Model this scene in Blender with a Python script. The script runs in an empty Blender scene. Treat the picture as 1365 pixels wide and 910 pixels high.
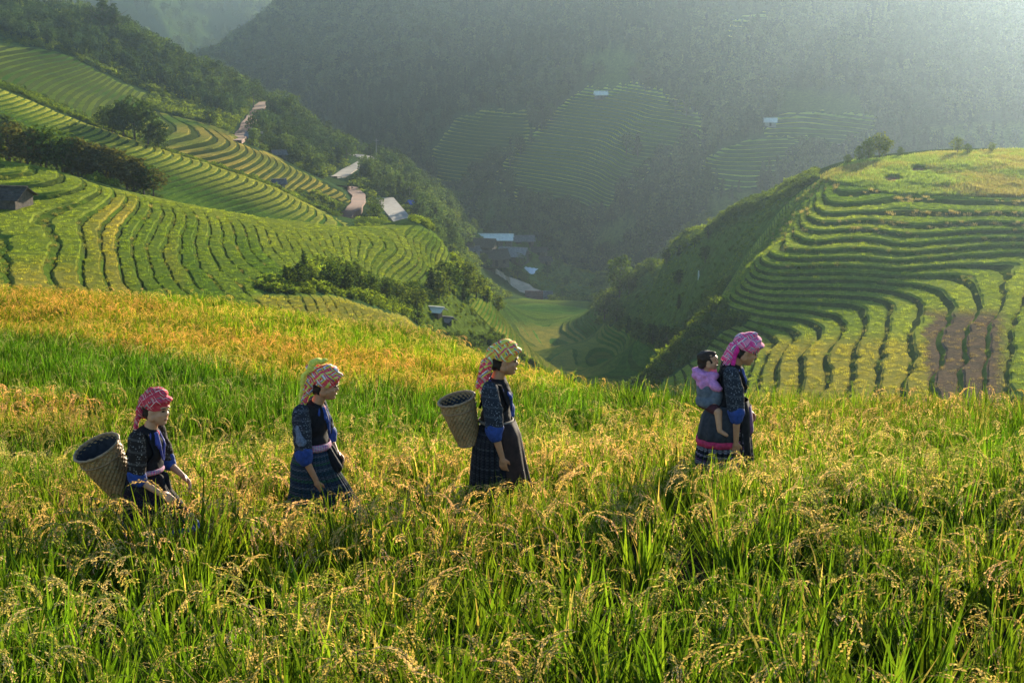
import bpy, bmesh, math, random
import numpy as np
from mathutils import Vector, Matrix
R = math.radians
SC = bpy.context.scene
COL = SC.collection
rng = np.random.default_rng(7)
random.seed(7)

# ------------------------------------------------------------------ camera
FPX = 2600.0            # focal length in photo pixels (1365 wide)
PITCH = R(12.05)
cam_d = bpy.data.cameras.new('camera')
cam_d.sensor_width = 36.0
cam_d.lens = 36.0*FPX/1365.0
cam_d.clip_start = 0.1
cam_d.clip_end = 12000
cam = bpy.data.objects.new('camera', cam_d)
COL.objects.link(cam)
cam.location = (0, 0, 0)
cam.rotation_euler = (math.pi/2-PITCH, 0, 0)
SC.camera = cam

# ------------------------------------------------------------------ light
SUN_AZ = 23.5           # degrees to the right of the view direction
SUN_EL = 11.0
w = bpy.data.worlds.new('World'); SC.world = w; w.use_nodes = True
nt = w.node_tree; nt.nodes.clear()
sky = nt.nodes.new('ShaderNodeTexSky'); sky.sky_type = 'NISHITA'; sky.sun_disc = False
sky.sun_elevation = R(SUN_EL); sky.sun_rotation = R(SUN_AZ); sky.air_density = 1.0; sky.dust_density = 0.1; sky.ozone_density = 3.0
bg = nt.nodes.new('ShaderNodeBackground'); bg.inputs['Strength'].default_value = 0.11
wo = nt.nodes.new('ShaderNodeOutputWorld')
nt.links.new(sky.outputs[0], bg.inputs[0]); nt.links.new(bg.outputs[0], wo.inputs[0])
sd = bpy.data.lights.new('sun', 'SUN'); sd.energy = 5.0; sd.angle = R(0.6); sd.color = (1.0, 0.86, 0.64)
sun = bpy.data.objects.new('sun', sd); COL.objects.link(sun)
sdir = Vector((math.sin(R(SUN_AZ))*math.cos(R(SUN_EL)), math.cos(R(SUN_AZ))*math.cos(R(SUN_EL)), math.sin(R(SUN_EL))))
sun.rotation_euler = sdir.to_track_quat('Z', 'Y').to_euler()
SC.view_settings.view_transform = 'Standard'; SC.view_settings.look = 'None'
SC.view_settings.exposure = 1.4; SC.view_settings.gamma = 1.0
SC.render.engine = 'CYCLES'
SC.cycles.use_denoising = True
SC.cycles.max_bounces = 6; SC.cycles.diffuse_bounces = 2; SC.cycles.glossy_bounces = 2
SC.cycles.transmission_bounces = 3; SC.cycles.transparent_max_bounces = 6; SC.cycles.volume_bounces = 0
SC.cycles.caustics_reflective = False; SC.cycles.caustics_refractive = False

HAZE_D, HAZE_G, HAZE_C = 0.00018, 0.925, (0.60, 0.81, 1.0)

# ------------------------------------------------------------------ helpers: picture point + distance -> place
CP, SP = math.cos(PITCH), math.sin(PITCH)
def W(px, py, Y):
    dx = (px-682.5)/FPX; dy = (455.0-py)/FPX
    k = Y/(CP+dy*SP)
    return (dx*k, Y, (-SP+dy*CP)*k)
def PX(x, y, z):
    """world -> photo pixel (numpy ok)"""
    f = y*CP - z*SP; u = y*SP + z*CP
    return 682.5+FPX*x/f, 455.0-FPX*u/f

# ------------------------------------------------------------------ terrain: surveyed heights, smoothly interpolated
PTS = []
def P(px, *rows):
    for (r, Y) in rows: PTS.append(W(px, r, Y))
def Q(*pts): PTS.extend(pts)
def CT(z, *pr):
    for (px, py) in pr:
        dy = (455.0-py)/FPX
        Y = z/(-SP+dy*CP)*(CP+dy*SP)
        PTS.append(W(px, py, Y))
Q((-7,1,-2.5),(7,1,-2.5),(-9,4,-3.1),(9,4,-3.1),(0,5,-3.3),(0,1,-2.5))
P(0,(1080,8.5)); P(700,(1085,8.5)); P(1365,(1070,8.5))
P(-300,(775,15),(555,30),(400,75),(430,110),(440,140))
P(0,(755,15),(655,20),(545,30),(470,45),(407,75),(432,100),(440,130))
P(200,(752,15),(650,20),(549,30),(476,45),(416,70),(445,100))
P(300,(742,15),(646,20),(550,30),(480,45),(426,65),(455,100),(450,140))
P(430,(738,15),(556,30),(488,45),(448,62),(478,95),(470,135))
P(550,(722,15),(636,20),(558,30),(497,45),(462,60),(500,90),(480,140))
P(660,(712,15),(633,20),(565,30),(520,45),(506,55),(530,85),(525,140),(530,220))
P(740,(706,15),(632,20),(570,30),(541,40),(560,60),(580,100),(560,160),(540,260))
P(830,(699,15),(630,20),(578,31),(600,50),(600,100),(570,180))
P(970,(692,15),(625,20),(592,26),(625,40),(650,70),(640,110))
P(1100,(687,15),(625,20),(595,26),(635,40),(660,70),(650,110),(570,150))
P(1365,(680,15),(627,20),(605,26),(645,40),(670,70),(656,110),(560,145))
P(1700,(675,15),(630,20),(611,26),(650,40),(675,70),(640,110),(540,150))
# left spur
P(-300,(370,165),(290,200),(205,245),(240,290))
P(0,(388,165),(320,195),(272,222),(215,250),(245,290))
P(100,(330,195),(240,240),(262,285))
P(130,(250,238))
P(200,(392,180),(330,210),(262,250),(285,290))
P(300,(402,185),(340,220),(283,265),(308,300))
P(400,(385,205),(340,240),(297,283),(318,320))
P(450,(425,195))
P(500,(392,235),(345,270),(305,302),(330,340))
P(540,(440,215))
P(580,(308,320),(335,300),(375,275),(330,360))
P(600,(410,275),(455,260),(350,330))
P(640,(385,310))
# far side of the dip: second terraced face (L2)
P(-250,(180,345),(70,385),(60,450))
P(0,(200,345),(123,385),(118,470),(68,565))
P(100,(250,350),(163,392),(160,440),(148,480),(75,590))
P(184,(191,396),(203,440),(150,530))
P(200,(262,358),(130,580))
P(272,(218,398),(230,440))
P(300,(290,362),(175,535),(195,480))
P(368,(252,395),(262,440))
P(400,(305,368),(225,525),(250,470))
P(457,(300,380),(305,430),(262,480),(255,505))
P(320,(185,545))
# forest slope and ridge
P(-250,(-60,760),(20,620))
P(40,(2,700),(38,640)); P(130,(28,680)); P(150,(35,665),(95,600)); P(200,(66,680),(100,620)); P(260,(92,690),(120,740))
P(250,(138,600)); P(330,(128,680),(150,640)); P(350,(130,690),(172,590)); P(400,(168,660),(215,570),(200,740)); P(460,(208,640),(235,570),(240,740))
P(475,(222,603)); P(490,(209,625)); P(445,(240,575)); P(515,(265,535)); P(545,(303,478)); P(530,(300,420)); P(480,(266,505)); P(458,(295,470))
P(530,(228,640),(290,800)); P(570,(258,650),(320,460),(290,540)); P(610,(292,660),(335,560)); P(700,(326,690)); P(760,(347,720)); P(800,(362,740)); P(700,(370,820)); P(610,(340,800))
P(620,(350,520),(450,330)); P(650,(366,600),(400,470)); P(680,(344,650)); P(740,(368,660)); P(715,(397,595)); P(700,(402,540),(440,450),(480,380),(515,330)); P(760,(400,560))
P(800,(402,550),(445,425),(485,350),(520,285)); P(880,(508,298)); P(930,(520,232))
# right hillside and knoll
P(1100,(240,265),(300,330)); P(1040,(265,283)); P(1000,(287,303),(340,370)); P(940,(318,338),(380,440)); P(880,(348,383),(400,480)); P(830,(382,430),(420,520)); P(790,(412,470))
P(850,(440,392),(458,372),(490,330)); P(900,(400,343),(440,333),(480,322)); P(950,(380,300)); P(860,(412,405)); P(930,(440,275)); P(810,(432,440)); P(770,(455,400)); P(1070,(252,274)); P(1020,(276,293)); P(970,(302,320)); P(910,(333,360)); P(855,(365,408)); P(810,(397,450)); P(750,(425,470)); P(650,(425,440)); P(650,(400,530)); P(750,(470,385)); P(650,(470,345)); P(700,(460,410)); P(820,(475,355)); P(760,(500,345)); P(840,(512,305))
CT(-33.9,(1110,236),(1200,256),(1365,262),(1600,262))
CT(-35.0,(1076,280),(1144,295),(1240,300),(1365,298),(1600,296))
CT(-35.6,(1066,296),(1144,309),(1234,318),(1365,314),(1600,310))
CT(-36.2,(1052,308),(1130,328),(1230,332),(1365,325))
CT(-36.9,(1037,323),(1114,348),(1200,352),(1294,344),(1365,338))
CT(-37.6,(1024,338),(1123,363),(1200,368),(1275,364),(1300,374),(1312,400),(1305,430),(1298,480),(1290,530),(1285,560))
CT(-38.2,(1003,346),(1123,376),(1217,380),(1240,391),(1262,420),(1255,480),(1245,530),(1240,560))
CT(-38.8,(994,361),(1089,389),(1170,391),(1195,401),(1212,430),(1205,480),(1195,530),(1190,560))
CT(-39.4,(985,376),(1050,402),(1120,404),(1150,412),(1165,432),(1155,480),(1145,530))
CT(-40.0,(975,390),(1030,415),(1085,418),(1118,432),(1110,480),(1098,530))
CT(-40.6,(962,400),(1010,425),(1050,429),(1075,442),(1065,480),(1052,530))
CT(-41.2,(950,408),(990,432),(1025,442),(1038,460),(1025,490),(1010,530))
CT(-42.6,(930,425),(965,450),(985,480),(970,530))
CT(-37.0,(1365,368)); CT(-36.8,(1365,400),(1355,440),(1350,480),(1345,530)); CT(-35,(1600,400),(1600,440),(1600,530))
P(1130,(219,300)); P(1250,(207,310),(290,360)); P(1365,(204,310),(300,370)); P(1600,(200,310),(300,380))
P(930,(496,222)); P(870,(517,242))
# far mountains
for px,l in ((500,((262,1000),(200,1060),(100,1130),(0,1190),(-32,1215),(40,1420))),
             (620,((300,940),(250,990),(170,1060),(80,1120),(0,1170),(-32,1195),(40,1400))),
             (740,((350,905),(300,930),(200,985),(100,1060),(0,1130),(-32,1155),(40,1360))),
             (830,((365,860),(270,880),(200,935),(120,1000),(0,1090),(-32,1115),(40,1300))),
             (940,((345,700),(290,780),(240,820),(170,880),(80,960),(0,1020),(-32,1045),(40,1240))),
             (1100,((310,620),(250,730),(190,830),(100,910),(0,980),(-32,1005),(40,1200))),
             (1250,((300,600),(200,770),(100,860),(0,940),(-32,965),(40,1160))),
             (1365,((300,620),(190,780),(100,870),(0,950),(-32,975),(40,1180))),
             (1700,((190,800),(0,960),(-32,985),(40,1200)))):
    P(px,*l)
P(440,(230,950),(110,1150),(0,1240),(-32,1265),(50,1500)); P(392,(150,1150),(5,1320),(60,1500)); P(335,(75,1260),(130,1550)); P(305,(108,1200),(125,1400)); P(250,(120,1300))
P(200,(110,950),(60,1650),(0,1830),(-32,1900),(30,2300)); P(300,(60,1800),(18,1960),(-20,2060),(30,2300)); P(0,(60,900),(-20,1700),(-45,1800),(20,2200)); P(350,(60,1900),(24,2600),(8,3000),(-30,3500)); P(450,(60,2500))
P(-300,(0,1100),(-50,1500),(0,1900)); P(900,(60,3000)); P(1500,(60,3000)); P(-300,(20,3500)); P(700,(50,2000)); P(1300,(50,2000))
PTS = np.array(PTS, float)
US = 26.0; LS = 11.0; KC = 0.45
_cu = PTS[:,0]/PTS[:,1]*US; _cv = np.log(PTS[:,1])*LS; _cz = PTS[:,2]/PTS[:,1]
def _kern(u, v): return np.sqrt((u[:,None]-_cu[None])**2+(v[:,None]-_cv[None])**2+KC**2)
_A = _kern(_cu, _cv); _n = len(_cu)
_A[np.arange(_n), np.arange(_n)] -= 0.02
_wt = np.linalg.solve(_A, _cz-_cz.mean()); _cm = _cz.mean()
GU = np.linspace(-13, 13, 391); GV = np.linspace(-0.1, math.log(4200)*LS, 1000)
_g = np.empty((len(GV), len(GU)))
for i in range(0, len(GV), 20):
    vv = GV[i:i+20]; uu, v2 = np.meshgrid(GU, vv)
    _g[i:i+20] = (_kern(uu.ravel(), v2.ravel())@_wt+_cm).reshape(uu.shape)

def _hash(ix, iy, s):
    h = (ix.astype(np.int64)*374761393 + iy.astype(np.int64)*668265263 + s*1442695041) & 0xffffffff
    h = ((h ^ (h >> 13))*1274126177) & 0xffffffff
    return ((h ^ (h >> 16)) & 0xffff)/32767.5-1.0
def vnoise(x, y, s=0):
    ix = np.floor(x); iy = np.floor(y); fx = x-ix; fy = y-iy
    fx = fx*fx*(3-2*fx); fy = fy*fy*(3-2*fy)
    a = _hash(ix,iy,s); b = _hash(ix+1,iy,s); c = _hash(ix,iy+1,s); d = _hash(ix+1,iy+1,s)
    return (a*(1-fx)+b*fx)*(1-fy)+(c*(1-fx)+d*fx)*fy
def fbm(x, y, wl, s=0, oc=3):
    t = 0; a = 1.0
    for k in range(oc):
        t = t+a*vnoise(x/wl+17.3*k, y/wl-9.1*k, s+k); a *= 0.5; wl = wl*0.5
    return t
def smooth(a, b, x):
    t = np.clip((x-a)/(b-a), 0, 1); return t*t*(3-2*t)
def H0(x, y):
    x = np.asarray(x, float); y = np.maximum(np.asarray(y, float), 1.0)
    u = np.clip(x/y*US, -12.95, 12.95); v = np.clip(np.log(y)*LS, 0, GV[-1]-1e-6)
    fu = (u-GU[0])/(GU[1]-GU[0]); fv = (v-GV[0])/(GV[1]-GV[0])
    iu = np.clip(fu.astype(int), 0, len(GU)-2); iv = np.clip(fv.astype(int), 0, len(GV)-2)
    fu = fu-iu; fv = fv-iv
    g = (_g[iv,iu]*(1-fu)+_g[iv,iu+1]*fu)*(1-fv)+(_g[iv+1,iu]*(1-fu)+_g[iv+1,iu+1]*fu)*fv
    return g*y
def H(x, y):
    """height of the ground without terrace steps"""
    x = np.asarray(x, float); y = np.asarray(y, float)
    z = H0(x, y)
    z = z + 0.05*smooth(5, 12, y)*fbm(x, y, 3.0, 3, 2)
    z = z + (0.08+0.5*smooth(540, 700, y))*smooth(120, 170, y)*fbm(x, y, 26.0, 5, 2)
    z = z + smooth(640, 800, y)*(11.0*fbm(x, y, 150.0, 9, 4))
    w = smooth(860, 1000, y)
    if np.any(w > 0):
        q = x+0.35*y; z = z - w*26*np.abs(vnoise(q/120.0, y/420.0, 61)) + w*8 - w*9*np.abs(vnoise(q/48.0+3, y/170.0, 62)) + w*3
    return z
def hz(x, y): return float(H(np.array([x]), np.array([y]))[0])
# ------------------------------------------------------------------ materials
def new_mat(name):
    m = bpy.data.materials.new(name); m.use_nodes = True
    return m, m.node_tree, m.node_tree.nodes['Principled BSDF']
def N(nt, typ, **kw):
    n = nt.nodes.new(typ)
    for k, v in kw.items():
        if k.startswith('_'): setattr(n, k[1:], v)
        else: n.inputs[k.replace('_', ' ')].default_value = v
    return n
def L(nt, a, b): nt.links.new(a, b)
def ramp(nt, fac, stops, interp='LINEAR'):
    c = nt.nodes.new('ShaderNodeValToRGB'); c.color_ramp.interpolation = interp
    e = c.color_ramp.elements
    while len(e) < len(stops): e.new(0.5)
    for i, (p, col) in enumerate(stops):
        e[i].position = p; e[i].color = (*col, 1)
    L(nt, fac, c.inputs[0]); return c.outputs[0]
def noise_at(nt, scale, detail=4, rough=0.6, coord=None, dist=0.0):
    n = N(nt, 'ShaderNodeTexNoise', Scale=scale, Detail=detail, Roughness=rough, Distortion=dist)
    if coord is None:
        g = nt.nodes.new('ShaderNodeNewGeometry'); coord = g.outputs['Position']
    L(nt, coord, n.inputs['Vector']); return n.outputs['Fac']
def mixc(nt, fac, a, b, mode='MIX'):
    m = nt.nodes.new('ShaderNodeMix'); m.data_type = 'RGBA'; m.blend_type = mode
    for s, v in ((0, fac), (6, a), (7, b)):
        if isinstance(v, (int, float)): m.inputs[s].default_value = v
        elif isinstance(v, tuple): m.inputs[s].default_value = (*v, 1)
        else: L(nt, v, m.inputs[s])
    return m.outputs[2]
def bump(nt, b, h, strength=0.5, dist=0.1):
    n = N(nt, 'ShaderNodeBump', Strength=strength, Distance=dist); L(nt, h, n.inputs['Height']); L(nt, n.outputs[0], b.inputs['Normal'])

def leaf_material(name, translucency=0.45, attr='tint', inst=True, base=None, warm=(1.45, 1.4, 0.45)):
    """thin leaves: diffuse plus light coming through, colour from the instance or from the mesh"""
    m = bpy.data.materials.new(name); m.use_nodes = True; nt = m.node_tree; nt.nodes.clear()
    out = nt.nodes.new('ShaderNodeOutputMaterial')
    oi = nt.nodes.new('ShaderNodeObjectInfo')
    if base is None:
        a = nt.nodes.new('ShaderNodeAttribute'); a.attribute_name = attr; a.attribute_type = 'INSTANCER' if inst else 'GEOMETRY'
        col = a.outputs['Color']
    else:
        rgb = nt.nodes.new('ShaderNodeRGB'); rgb.outputs[0].default_value = (*base, 1); col = rgb.outputs[0]
    sh = nt.nodes.new('ShaderNodeAttribute'); sh.attribute_name = 'shade'
    col = mixc(nt, 1.0, col, sh.outputs['Color'], 'MULTIPLY')
    d = nt.nodes.new('ShaderNodeBsdfDiffuse'); t = nt.nodes.new('ShaderNodeBsdfTranslucent')
    tc = mixc(nt, 1.0, col, warm, 'MULTIPLY')
    L(nt, col, d.inputs[0]); L(nt, tc, t.inputs[0])
    mx = nt.nodes.new('ShaderNodeMixShader'); mx.inputs[0].default_value = translucency
    L(nt, d.outputs[0], mx.inputs[1]); L(nt, t.outputs[0], mx.inputs[2])
    gl = N(nt, 'ShaderNodeBsdfGlossy', Roughness=0.45); gl.inputs[0].default_value = (0.8, 0.85, 0.8, 1)
    m2 = nt.nodes.new('ShaderNodeMixShader'); m2.inputs[0].default_value = 0.0
    L(nt, mx.outputs[0], m2.inputs[1]); L(nt, gl.outputs[0], m2.inputs[2])
    L(nt, m2.outputs[0], out.inputs[0])
    return m

# ------------------------------------------------------------------ meshes
def mesh_obj(name, V, F, mats=(), parent=None, kind=None, smooth_=False, link=True):
    me = bpy.data.meshes.new(name)
    V = np.asarray(V, float)
    if isinstance(F, np.ndarray) and F.ndim == 2:
        k = F.shape[1]; n = len(F)
        me.vertices.add(len(V)); me.vertices.foreach_set('co', V.ravel())
        me.loops.add(n*k); me.loops.foreach_set('vertex_index', F.ravel().astype(np.int32))
        me.polygons.add(n); me.polygons.foreach_set('loop_start', np.arange(0, n*k, k, dtype=np.int32))
        me.update(calc_edges=True)
    else:
        me.from_pydata(V.tolist(), [], [list(f) for f in F]); me.update()
    if smooth_: me.polygons.foreach_set('use_smooth', np.ones(len(me.polygons), bool))
    for m in mats: me.materials.append(m)
    o = bpy.data.objects.new(name, me)
    if link: COL.objects.link(o)
    if parent is not None: o.parent = parent
    if kind: o['kind'] = kind
    return o
def face_color(me, name, cols):
    a = me.attributes.new(name, 'FLOAT_COLOR', 'FACE')
    c = np.ones((len(cols), 4)); c[:, :3] = cols
    a.data.foreach_set('color', c.ravel())
def face_float(me, name, v):
    a = me.attributes.new(name, 'FLOAT', 'FACE'); a.data.foreach_set('value', np.asarray(v, np.float32))
def tag(o, label=None, cat=None, group=None, kind=None):
    if label: o['label'] = label
    if cat: o['category'] = cat
    if group: o['group'] = group
    if kind: o['kind'] = kind
    return o
def empty(name, loc=(0,0,0), rz=0.0):
    o = bpy.data.objects.new(name, None); COL.objects.link(o); o.location = loc; o.rotation_euler = (0, 0, rz); return o

def scatter(name, protos, pts, rot, scale, tint, kind='stuff', pick=None):
    """one object that instances the prototypes on its points"""
    coll = bpy.data.collections.new(name+'_kinds')
    for p in protos: coll.objects.link(p)
    n = len(pts)
    me = bpy.data.meshes.new(name)
    me.vertices.add(n); me.vertices.foreach_set('co', np.asarray(pts, float).ravel())
    def vec(nm, v): a = me.attributes.new(nm, 'FLOAT_VECTOR', 'POINT'); a.data.foreach_set('vector', np.asarray(v, np.float32).ravel())
    vec('irot', rot); vec('iscale', scale)
    a = me.attributes.new('tint', 'FLOAT_COLOR', 'POINT'); c = np.ones((n, 4)); c[:, :3] = tint; a.data.foreach_set('color', c.ravel())
    if pick is None: pick = rng.integers(0, len(protos), n)
    a = me.attributes.new('pick', 'INT', 'POINT'); a.data.foreach_set('value', np.asarray(pick, np.int32))
    o = bpy.data.objects.new(name, me); COL.objects.link(o)
    g = bpy.data.node_groups.new(name+'_nodes', 'GeometryNodeTree')
    g.interface.new_socket('Geometry', in_out='INPUT', socket_type='NodeSocketGeometry')
    g.interface.new_socket('Geometry', in_out='OUTPUT', socket_type='NodeSocketGeometry')
    gi = g.nodes.new('NodeGroupInput'); go = g.nodes.new('NodeGroupOutput')
    ci = g.nodes.new('GeometryNodeCollectionInfo'); ci.inputs['Collection'].default_value = coll
    ci.inputs['Separate Children'].default_value = True; ci.inputs['Reset Children'].default_value = True
    ip = g.nodes.new('GeometryNodeInstanceOnPoints'); ip.inputs['Pick Instance'].default_value = True
    def att(nm, dt):
        t = g.nodes.new('GeometryNodeInputNamedAttribute'); t.data_type = dt; t.inputs['Name'].default_value = nm; return t.outputs[0]
    g.links.new(gi.outputs[0], ip.inputs['Points']); g.links.new(ci.outputs[0], ip.inputs['Instance'])
    g.links.new(att('pick', 'INT'), ip.inputs['Instance Index'])
    er = g.nodes.new('FunctionNodeEulerToRotation'); g.links.new(att('irot', 'FLOAT_VECTOR'), er.inputs[0]); g.links.new(er.outputs[0], ip.inputs['Rotation'])
    g.links.new(att('iscale', 'FLOAT_VECTOR'), ip.inputs['Scale'])
    g.links.new(ip.outputs[0], go.inputs[0])
    md = o.modifiers.new('scatter', 'NODES'); md.node_group = g
    o['kind'] = kind
    return o

# ------------------------------------------------------------------ zones of terraces (outlines surveyed from the photograph)
def inside_px(px, py, poly):
    """signed distance in photo pixels to a polygon, positive inside"""
    poly = np.array(poly, float); n = len(poly)
    ins = np.zeros(px.shape, bool); d = np.full(px.shape, 1e9)
    for i in range(n):
        x1, y1 = poly[i]; x2, y2 = poly[(i+1) % n]
        c = ((y1 > py) != (y2 > py)); den = (y2-y1) if y2 != y1 else 1e-9
        ins ^= c & (px < (x2-x1)*(py-y1)/den+x1)
        t = np.clip(((px-x1)*(x2-x1)+(py-y1)*(y2-y1))/((x2-x1)**2+(y2-y1)**2), 0, 1)
        d = np.minimum(d, np.hypot(px-x1-t*(x2-x1), py-y1-t*(y2-y1)))
    return np.where(ins, d, -d)
# name: (polygon, Ymin, Ymax, step, riser fraction, cell, fade px)
ZONES = {
 'left': ([(-200,215),(0,212),(60,222),(130,246),(200,262),(300,279),(430,296),(560,302),(592,318),(600,350),(560,375),(500,372),(470,350),(430,345),(395,352),(375,372),(340,380),(345,392),(450,396),(545,425),(560,440),(600,520),(300,470),(-200,440)], 150, 330, 0.52, 0.20, 1.0, 7),
 'face': ([(-200,60),(0,120),(100,160),(184,188),(272,215),(368,249),(457,297),(470,310),(400,330),(200,330),(215,262),(150,225),(80,190),(0,150),(-200,150)], 335, 402, 0.62, 0.24, 1.3, 4),
 'shelf': ([(155,165),(215,143),(300,158),(318,190),(360,205),(400,228),(425,240),(455,258),(462,268),(400,252),(372,262),(300,240),(205,200),(160,180)], 430, 545, 0.8, 0.34, 1.5, 4),
 'upper': ([(-100,60),(20,62),(80,70),(150,105),(200,128),(190,142),(150,150),(100,160),(60,170),(0,140),(-200,110)], 455, 600, 0.8, 0.34, 1.6, 4),
 'crown': ([(30,-20),(100,-20),(142,22),(130,30),(40,12)], 620, 760, 1.2, 0.3, 2.2, 3),
 'knoll': ([(945,362),(975,352),(1000,335),(1050,268),(1098,236),(1200,258),(1365,262),(1600,262),(1650,600),(900,620),(870,540),(880,512),(930,480),(960,445),(1010,430),(960,400)], 140, 272, 0.45, 0.20, 0.8, 7),
 'valley': ([(600,420),(640,402),(700,398),(790,402),(800,430),(860,460),(900,480),(890,560),(700,600),(600,520)], 285, 560, .5, 0.25, 1.7, 8),
 'far_dark': ([(600,165),(640,152),(708,152),(700,180),(660,215),(620,250),(585,255),(575,210)], 850, 1150, 1.5, 0.4, 3.2, 3),
 'far_big': ([(725,160),(770,126),(850,116),(905,135),(935,165),(930,205),(870,215),(858,240),(815,265),(792,292),(745,280),(700,268),(655,240),(688,205)], 820, 1120, 1.4, 0.4, 2.6, 3),
 'far_bowl': ([(930,225),(960,200),(1010,182),(1080,185),(1110,200),(1080,210),(1030,235),(1010,250),(960,250),(935,240)], 700, 950, 1.4, 0.4, 2.4, 3),
 'far_shelf': ([(1030,158),(1080,150),(1165,158),(1170,190),(1100,215),(1060,185),(1020,178)], 740, 980, 1.5, 0.4, 2.6, 3),
 'far_top': ([(970,25),(1020,18),(1020,45),(975,48)], 850, 1150, 2.2, 0.4, 4.0, 3),
}
def zone_mask(name, x, y, z, grow=0.0):
    poly, y0, y1, st, rf, cell, fade = ZONES[name]
    px, py = PX(x, y, z)
    d = inside_px(px, py, poly)+grow
    if y0 > 600: d = d+4.5*vnoise(px/13, py/6, 14)+3*vnoise(px/5, py/4, 15)
    elif y0 > 300: d = d+2.0*vnoise(px/9, py/5, 16)
    m = np.clip(d/fade, 0, 1)
    return m*smooth(y0, y0*1.02, y)*(1-smooth(y1*0.99, y1*1.005, y))
def terr_H(name, x, y):
    h = H(x, y); c = ZONES[name][5]; st = ZONES[name][3]
    return h+0.12*st*fbm(x, y, 12*c, 21, 2)
def profile(name):
    """shape of one step: fractions of its width and heights above its foot"""
    poly, y0, y1, st, rf, c, fade = ZONES[name]
    rh = RICE_H.get(name)
    if rh: return np.array([0, rf, rf+.07, rf+.10, .93, 1.0]), np.array([0, st, st, st+rh, st+rh, st])-0.5*st
    return np.array([0, rf, 1.0]), np.array([0, st, st])-0.5*st
RICE_H = {'left': 0.26, 'knoll': 0.16, 'face': 0.34, 'shelf': 0.3}
def T_of(name, h):
    st = ZONES[name][3]; B, ZO = profile(name); k = np.floor(h/st); return st*k+np.interp(h/st-k, B, ZO)
def build_zone(name, obj_name, mat, colour):
    poly, y0, y1, st, rf, c, fade = ZONES[name]
    B, ZO = profile(name); nb = len(B)-1
    pxs = [p[0] for p in poly]
    kx = lambda px: (px-682.5)/FPX*1.03
    xs0 = min(kx(min(pxs))*y0, kx(min(pxs))*y1); xs1 = max(kx(max(pxs))*y0, kx(max(pxs))*y1)
    nx = int((xs1-xs0)/c)+2; ny = int((y1-y0)/c)+2
    X, Y = np.meshgrid(xs0+np.arange(nx)*c, y0+np.arange(ny)*c)
    X = X+rng.uniform(-.15, .15, X.shape)*c
    Hs = terr_H(name, X, Y); M = zone_mask(name, X, Y, H(X, Y))
    i = (np.arange(ny-1)[:, None]*nx+np.arange(nx-1)[None]).ravel()
    T = np.concatenate([np.stack([i, i+1, i+nx+1], 1), np.stack([i, i+nx+1, i+nx], 1)])
    Mf = M.ravel(); T = T[Mf[T].max(1) > 0]
    P3 = np.stack([X.ravel(), Y.ravel()], 1); hf = Hs.ravel()
    T2 = np.take_along_axis(T, np.argsort(hf[T], axis=1), 1)
    h0, h1, h2 = hf[T2[:,0]], hf[T2[:,1]], hf[T2[:,2]]
    def slab_of(h): k = np.floor(h/st); return (nb*k+np.clip(np.searchsorted(B, h/st-k, side='right')-1, 0, nb-1)).astype(int)
    j0 = slab_of(h0+1e-9); j2 = slab_of(h2-1e-9); cnt = np.maximum(j2-j0+1, 1)
    idx = np.repeat(np.arange(len(T2)), cnt); off = np.arange(len(idx))-np.repeat(np.cumsum(cnt)-cnt, cnt)
    J = j0[idx]+off; K = J//nb; PT = J-K*nb
    lo = st*(K+B[PT]); hi = st*(K+B[PT+1])
    a = np.clip(h0[idx], lo, hi); b = np.clip(h2[idx], lo, hi)
    A = np.concatenate([P3, Mf[:, None]], 1)
    v0, v1, v2 = A[T2[idx,0]], A[T2[idx,1]], A[T2[idx,2]]; g0, g1, g2 = h0[idx], h1[idx], h2[idx]
    def on02(h): t = ((h-g0)/np.maximum(g2-g0, 1e-9))[:, None]; return v0+(v2-v0)*t
    def onm(h):
        t1 = np.clip((h-g0)/np.maximum(g1-g0, 1e-9), 0, 1)[:, None]; t2 = np.clip((h-g1)/np.maximum(g2-g1, 1e-9), 0, 1)[:, None]
        return np.where((h <= g1)[:, None], v0+(v1-v0)*t1, v1+(v2-v1)*t2)
    mid = np.clip(g1, a, b)
    ring = np.stack([on02(a), on02(b), onm(b), onm(mid), onm(a)], 1); rh = np.stack([a, b, b, mid, a], 1)
    s0 = ZO[PT][:, None]; s1 = ZO[PT+1][:, None]; w = np.clip((rh-lo[:, None])/np.maximum(hi-lo, 1e-9)[:, None], 0, 1)
    tz = st*K[:, None]+s0*(1-w)+s1*w
    m = ring[..., 2]
    V = np.stack([ring[..., 0], ring[..., 1], rh*(1-m)+tz*m], -1)
    V[..., 2] += 0.05*st*vnoise(V[..., 0]/1.3, V[..., 1]/1.3, 33)
    area = sum(np.linalg.norm(np.cross(V[:,q]-V[:,0], V[:,q+1]-V[:,0]), axis=1) for q in (1, 2, 3))
    keep = area > 1e-4; V = V[keep]; K = K[keep]; PT = PT[keep]
    nrm = np.cross(V[:,1]-V[:,0], V[:,3]-V[:,0])[:, 2]+np.cross(V[:,2]-V[:,1], V[:,4]-V[:,1])[:, 2]
    V[nrm < 0] = V[nrm < 0][:, ::-1]
    dup = np.linalg.norm(V-np.roll(V, -1, axis=1), axis=2) < 1e-5
    lens = 5-dup.sum(1); ok = lens >= 3
    VV = V[(~dup) & ok[:, None]]; lens = lens[ok]
    me = bpy.data.meshes.new(obj_name)
    me.vertices.add(len(VV)); me.vertices.foreach_set('co', VV.ravel())
    me.loops.add(len(VV)); me.loops.foreach_set('vertex_index', np.arange(len(VV), dtype=np.int32))
    me.polygons.add(len(lens)); me.polygons.foreach_set('loop_start', (np.cumsum(lens)-lens).astype(np.int32))
    me.update(calc_edges=True)
    K = K[ok]; PT = PT[ok]; cen = V[ok].mean(1)
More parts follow.
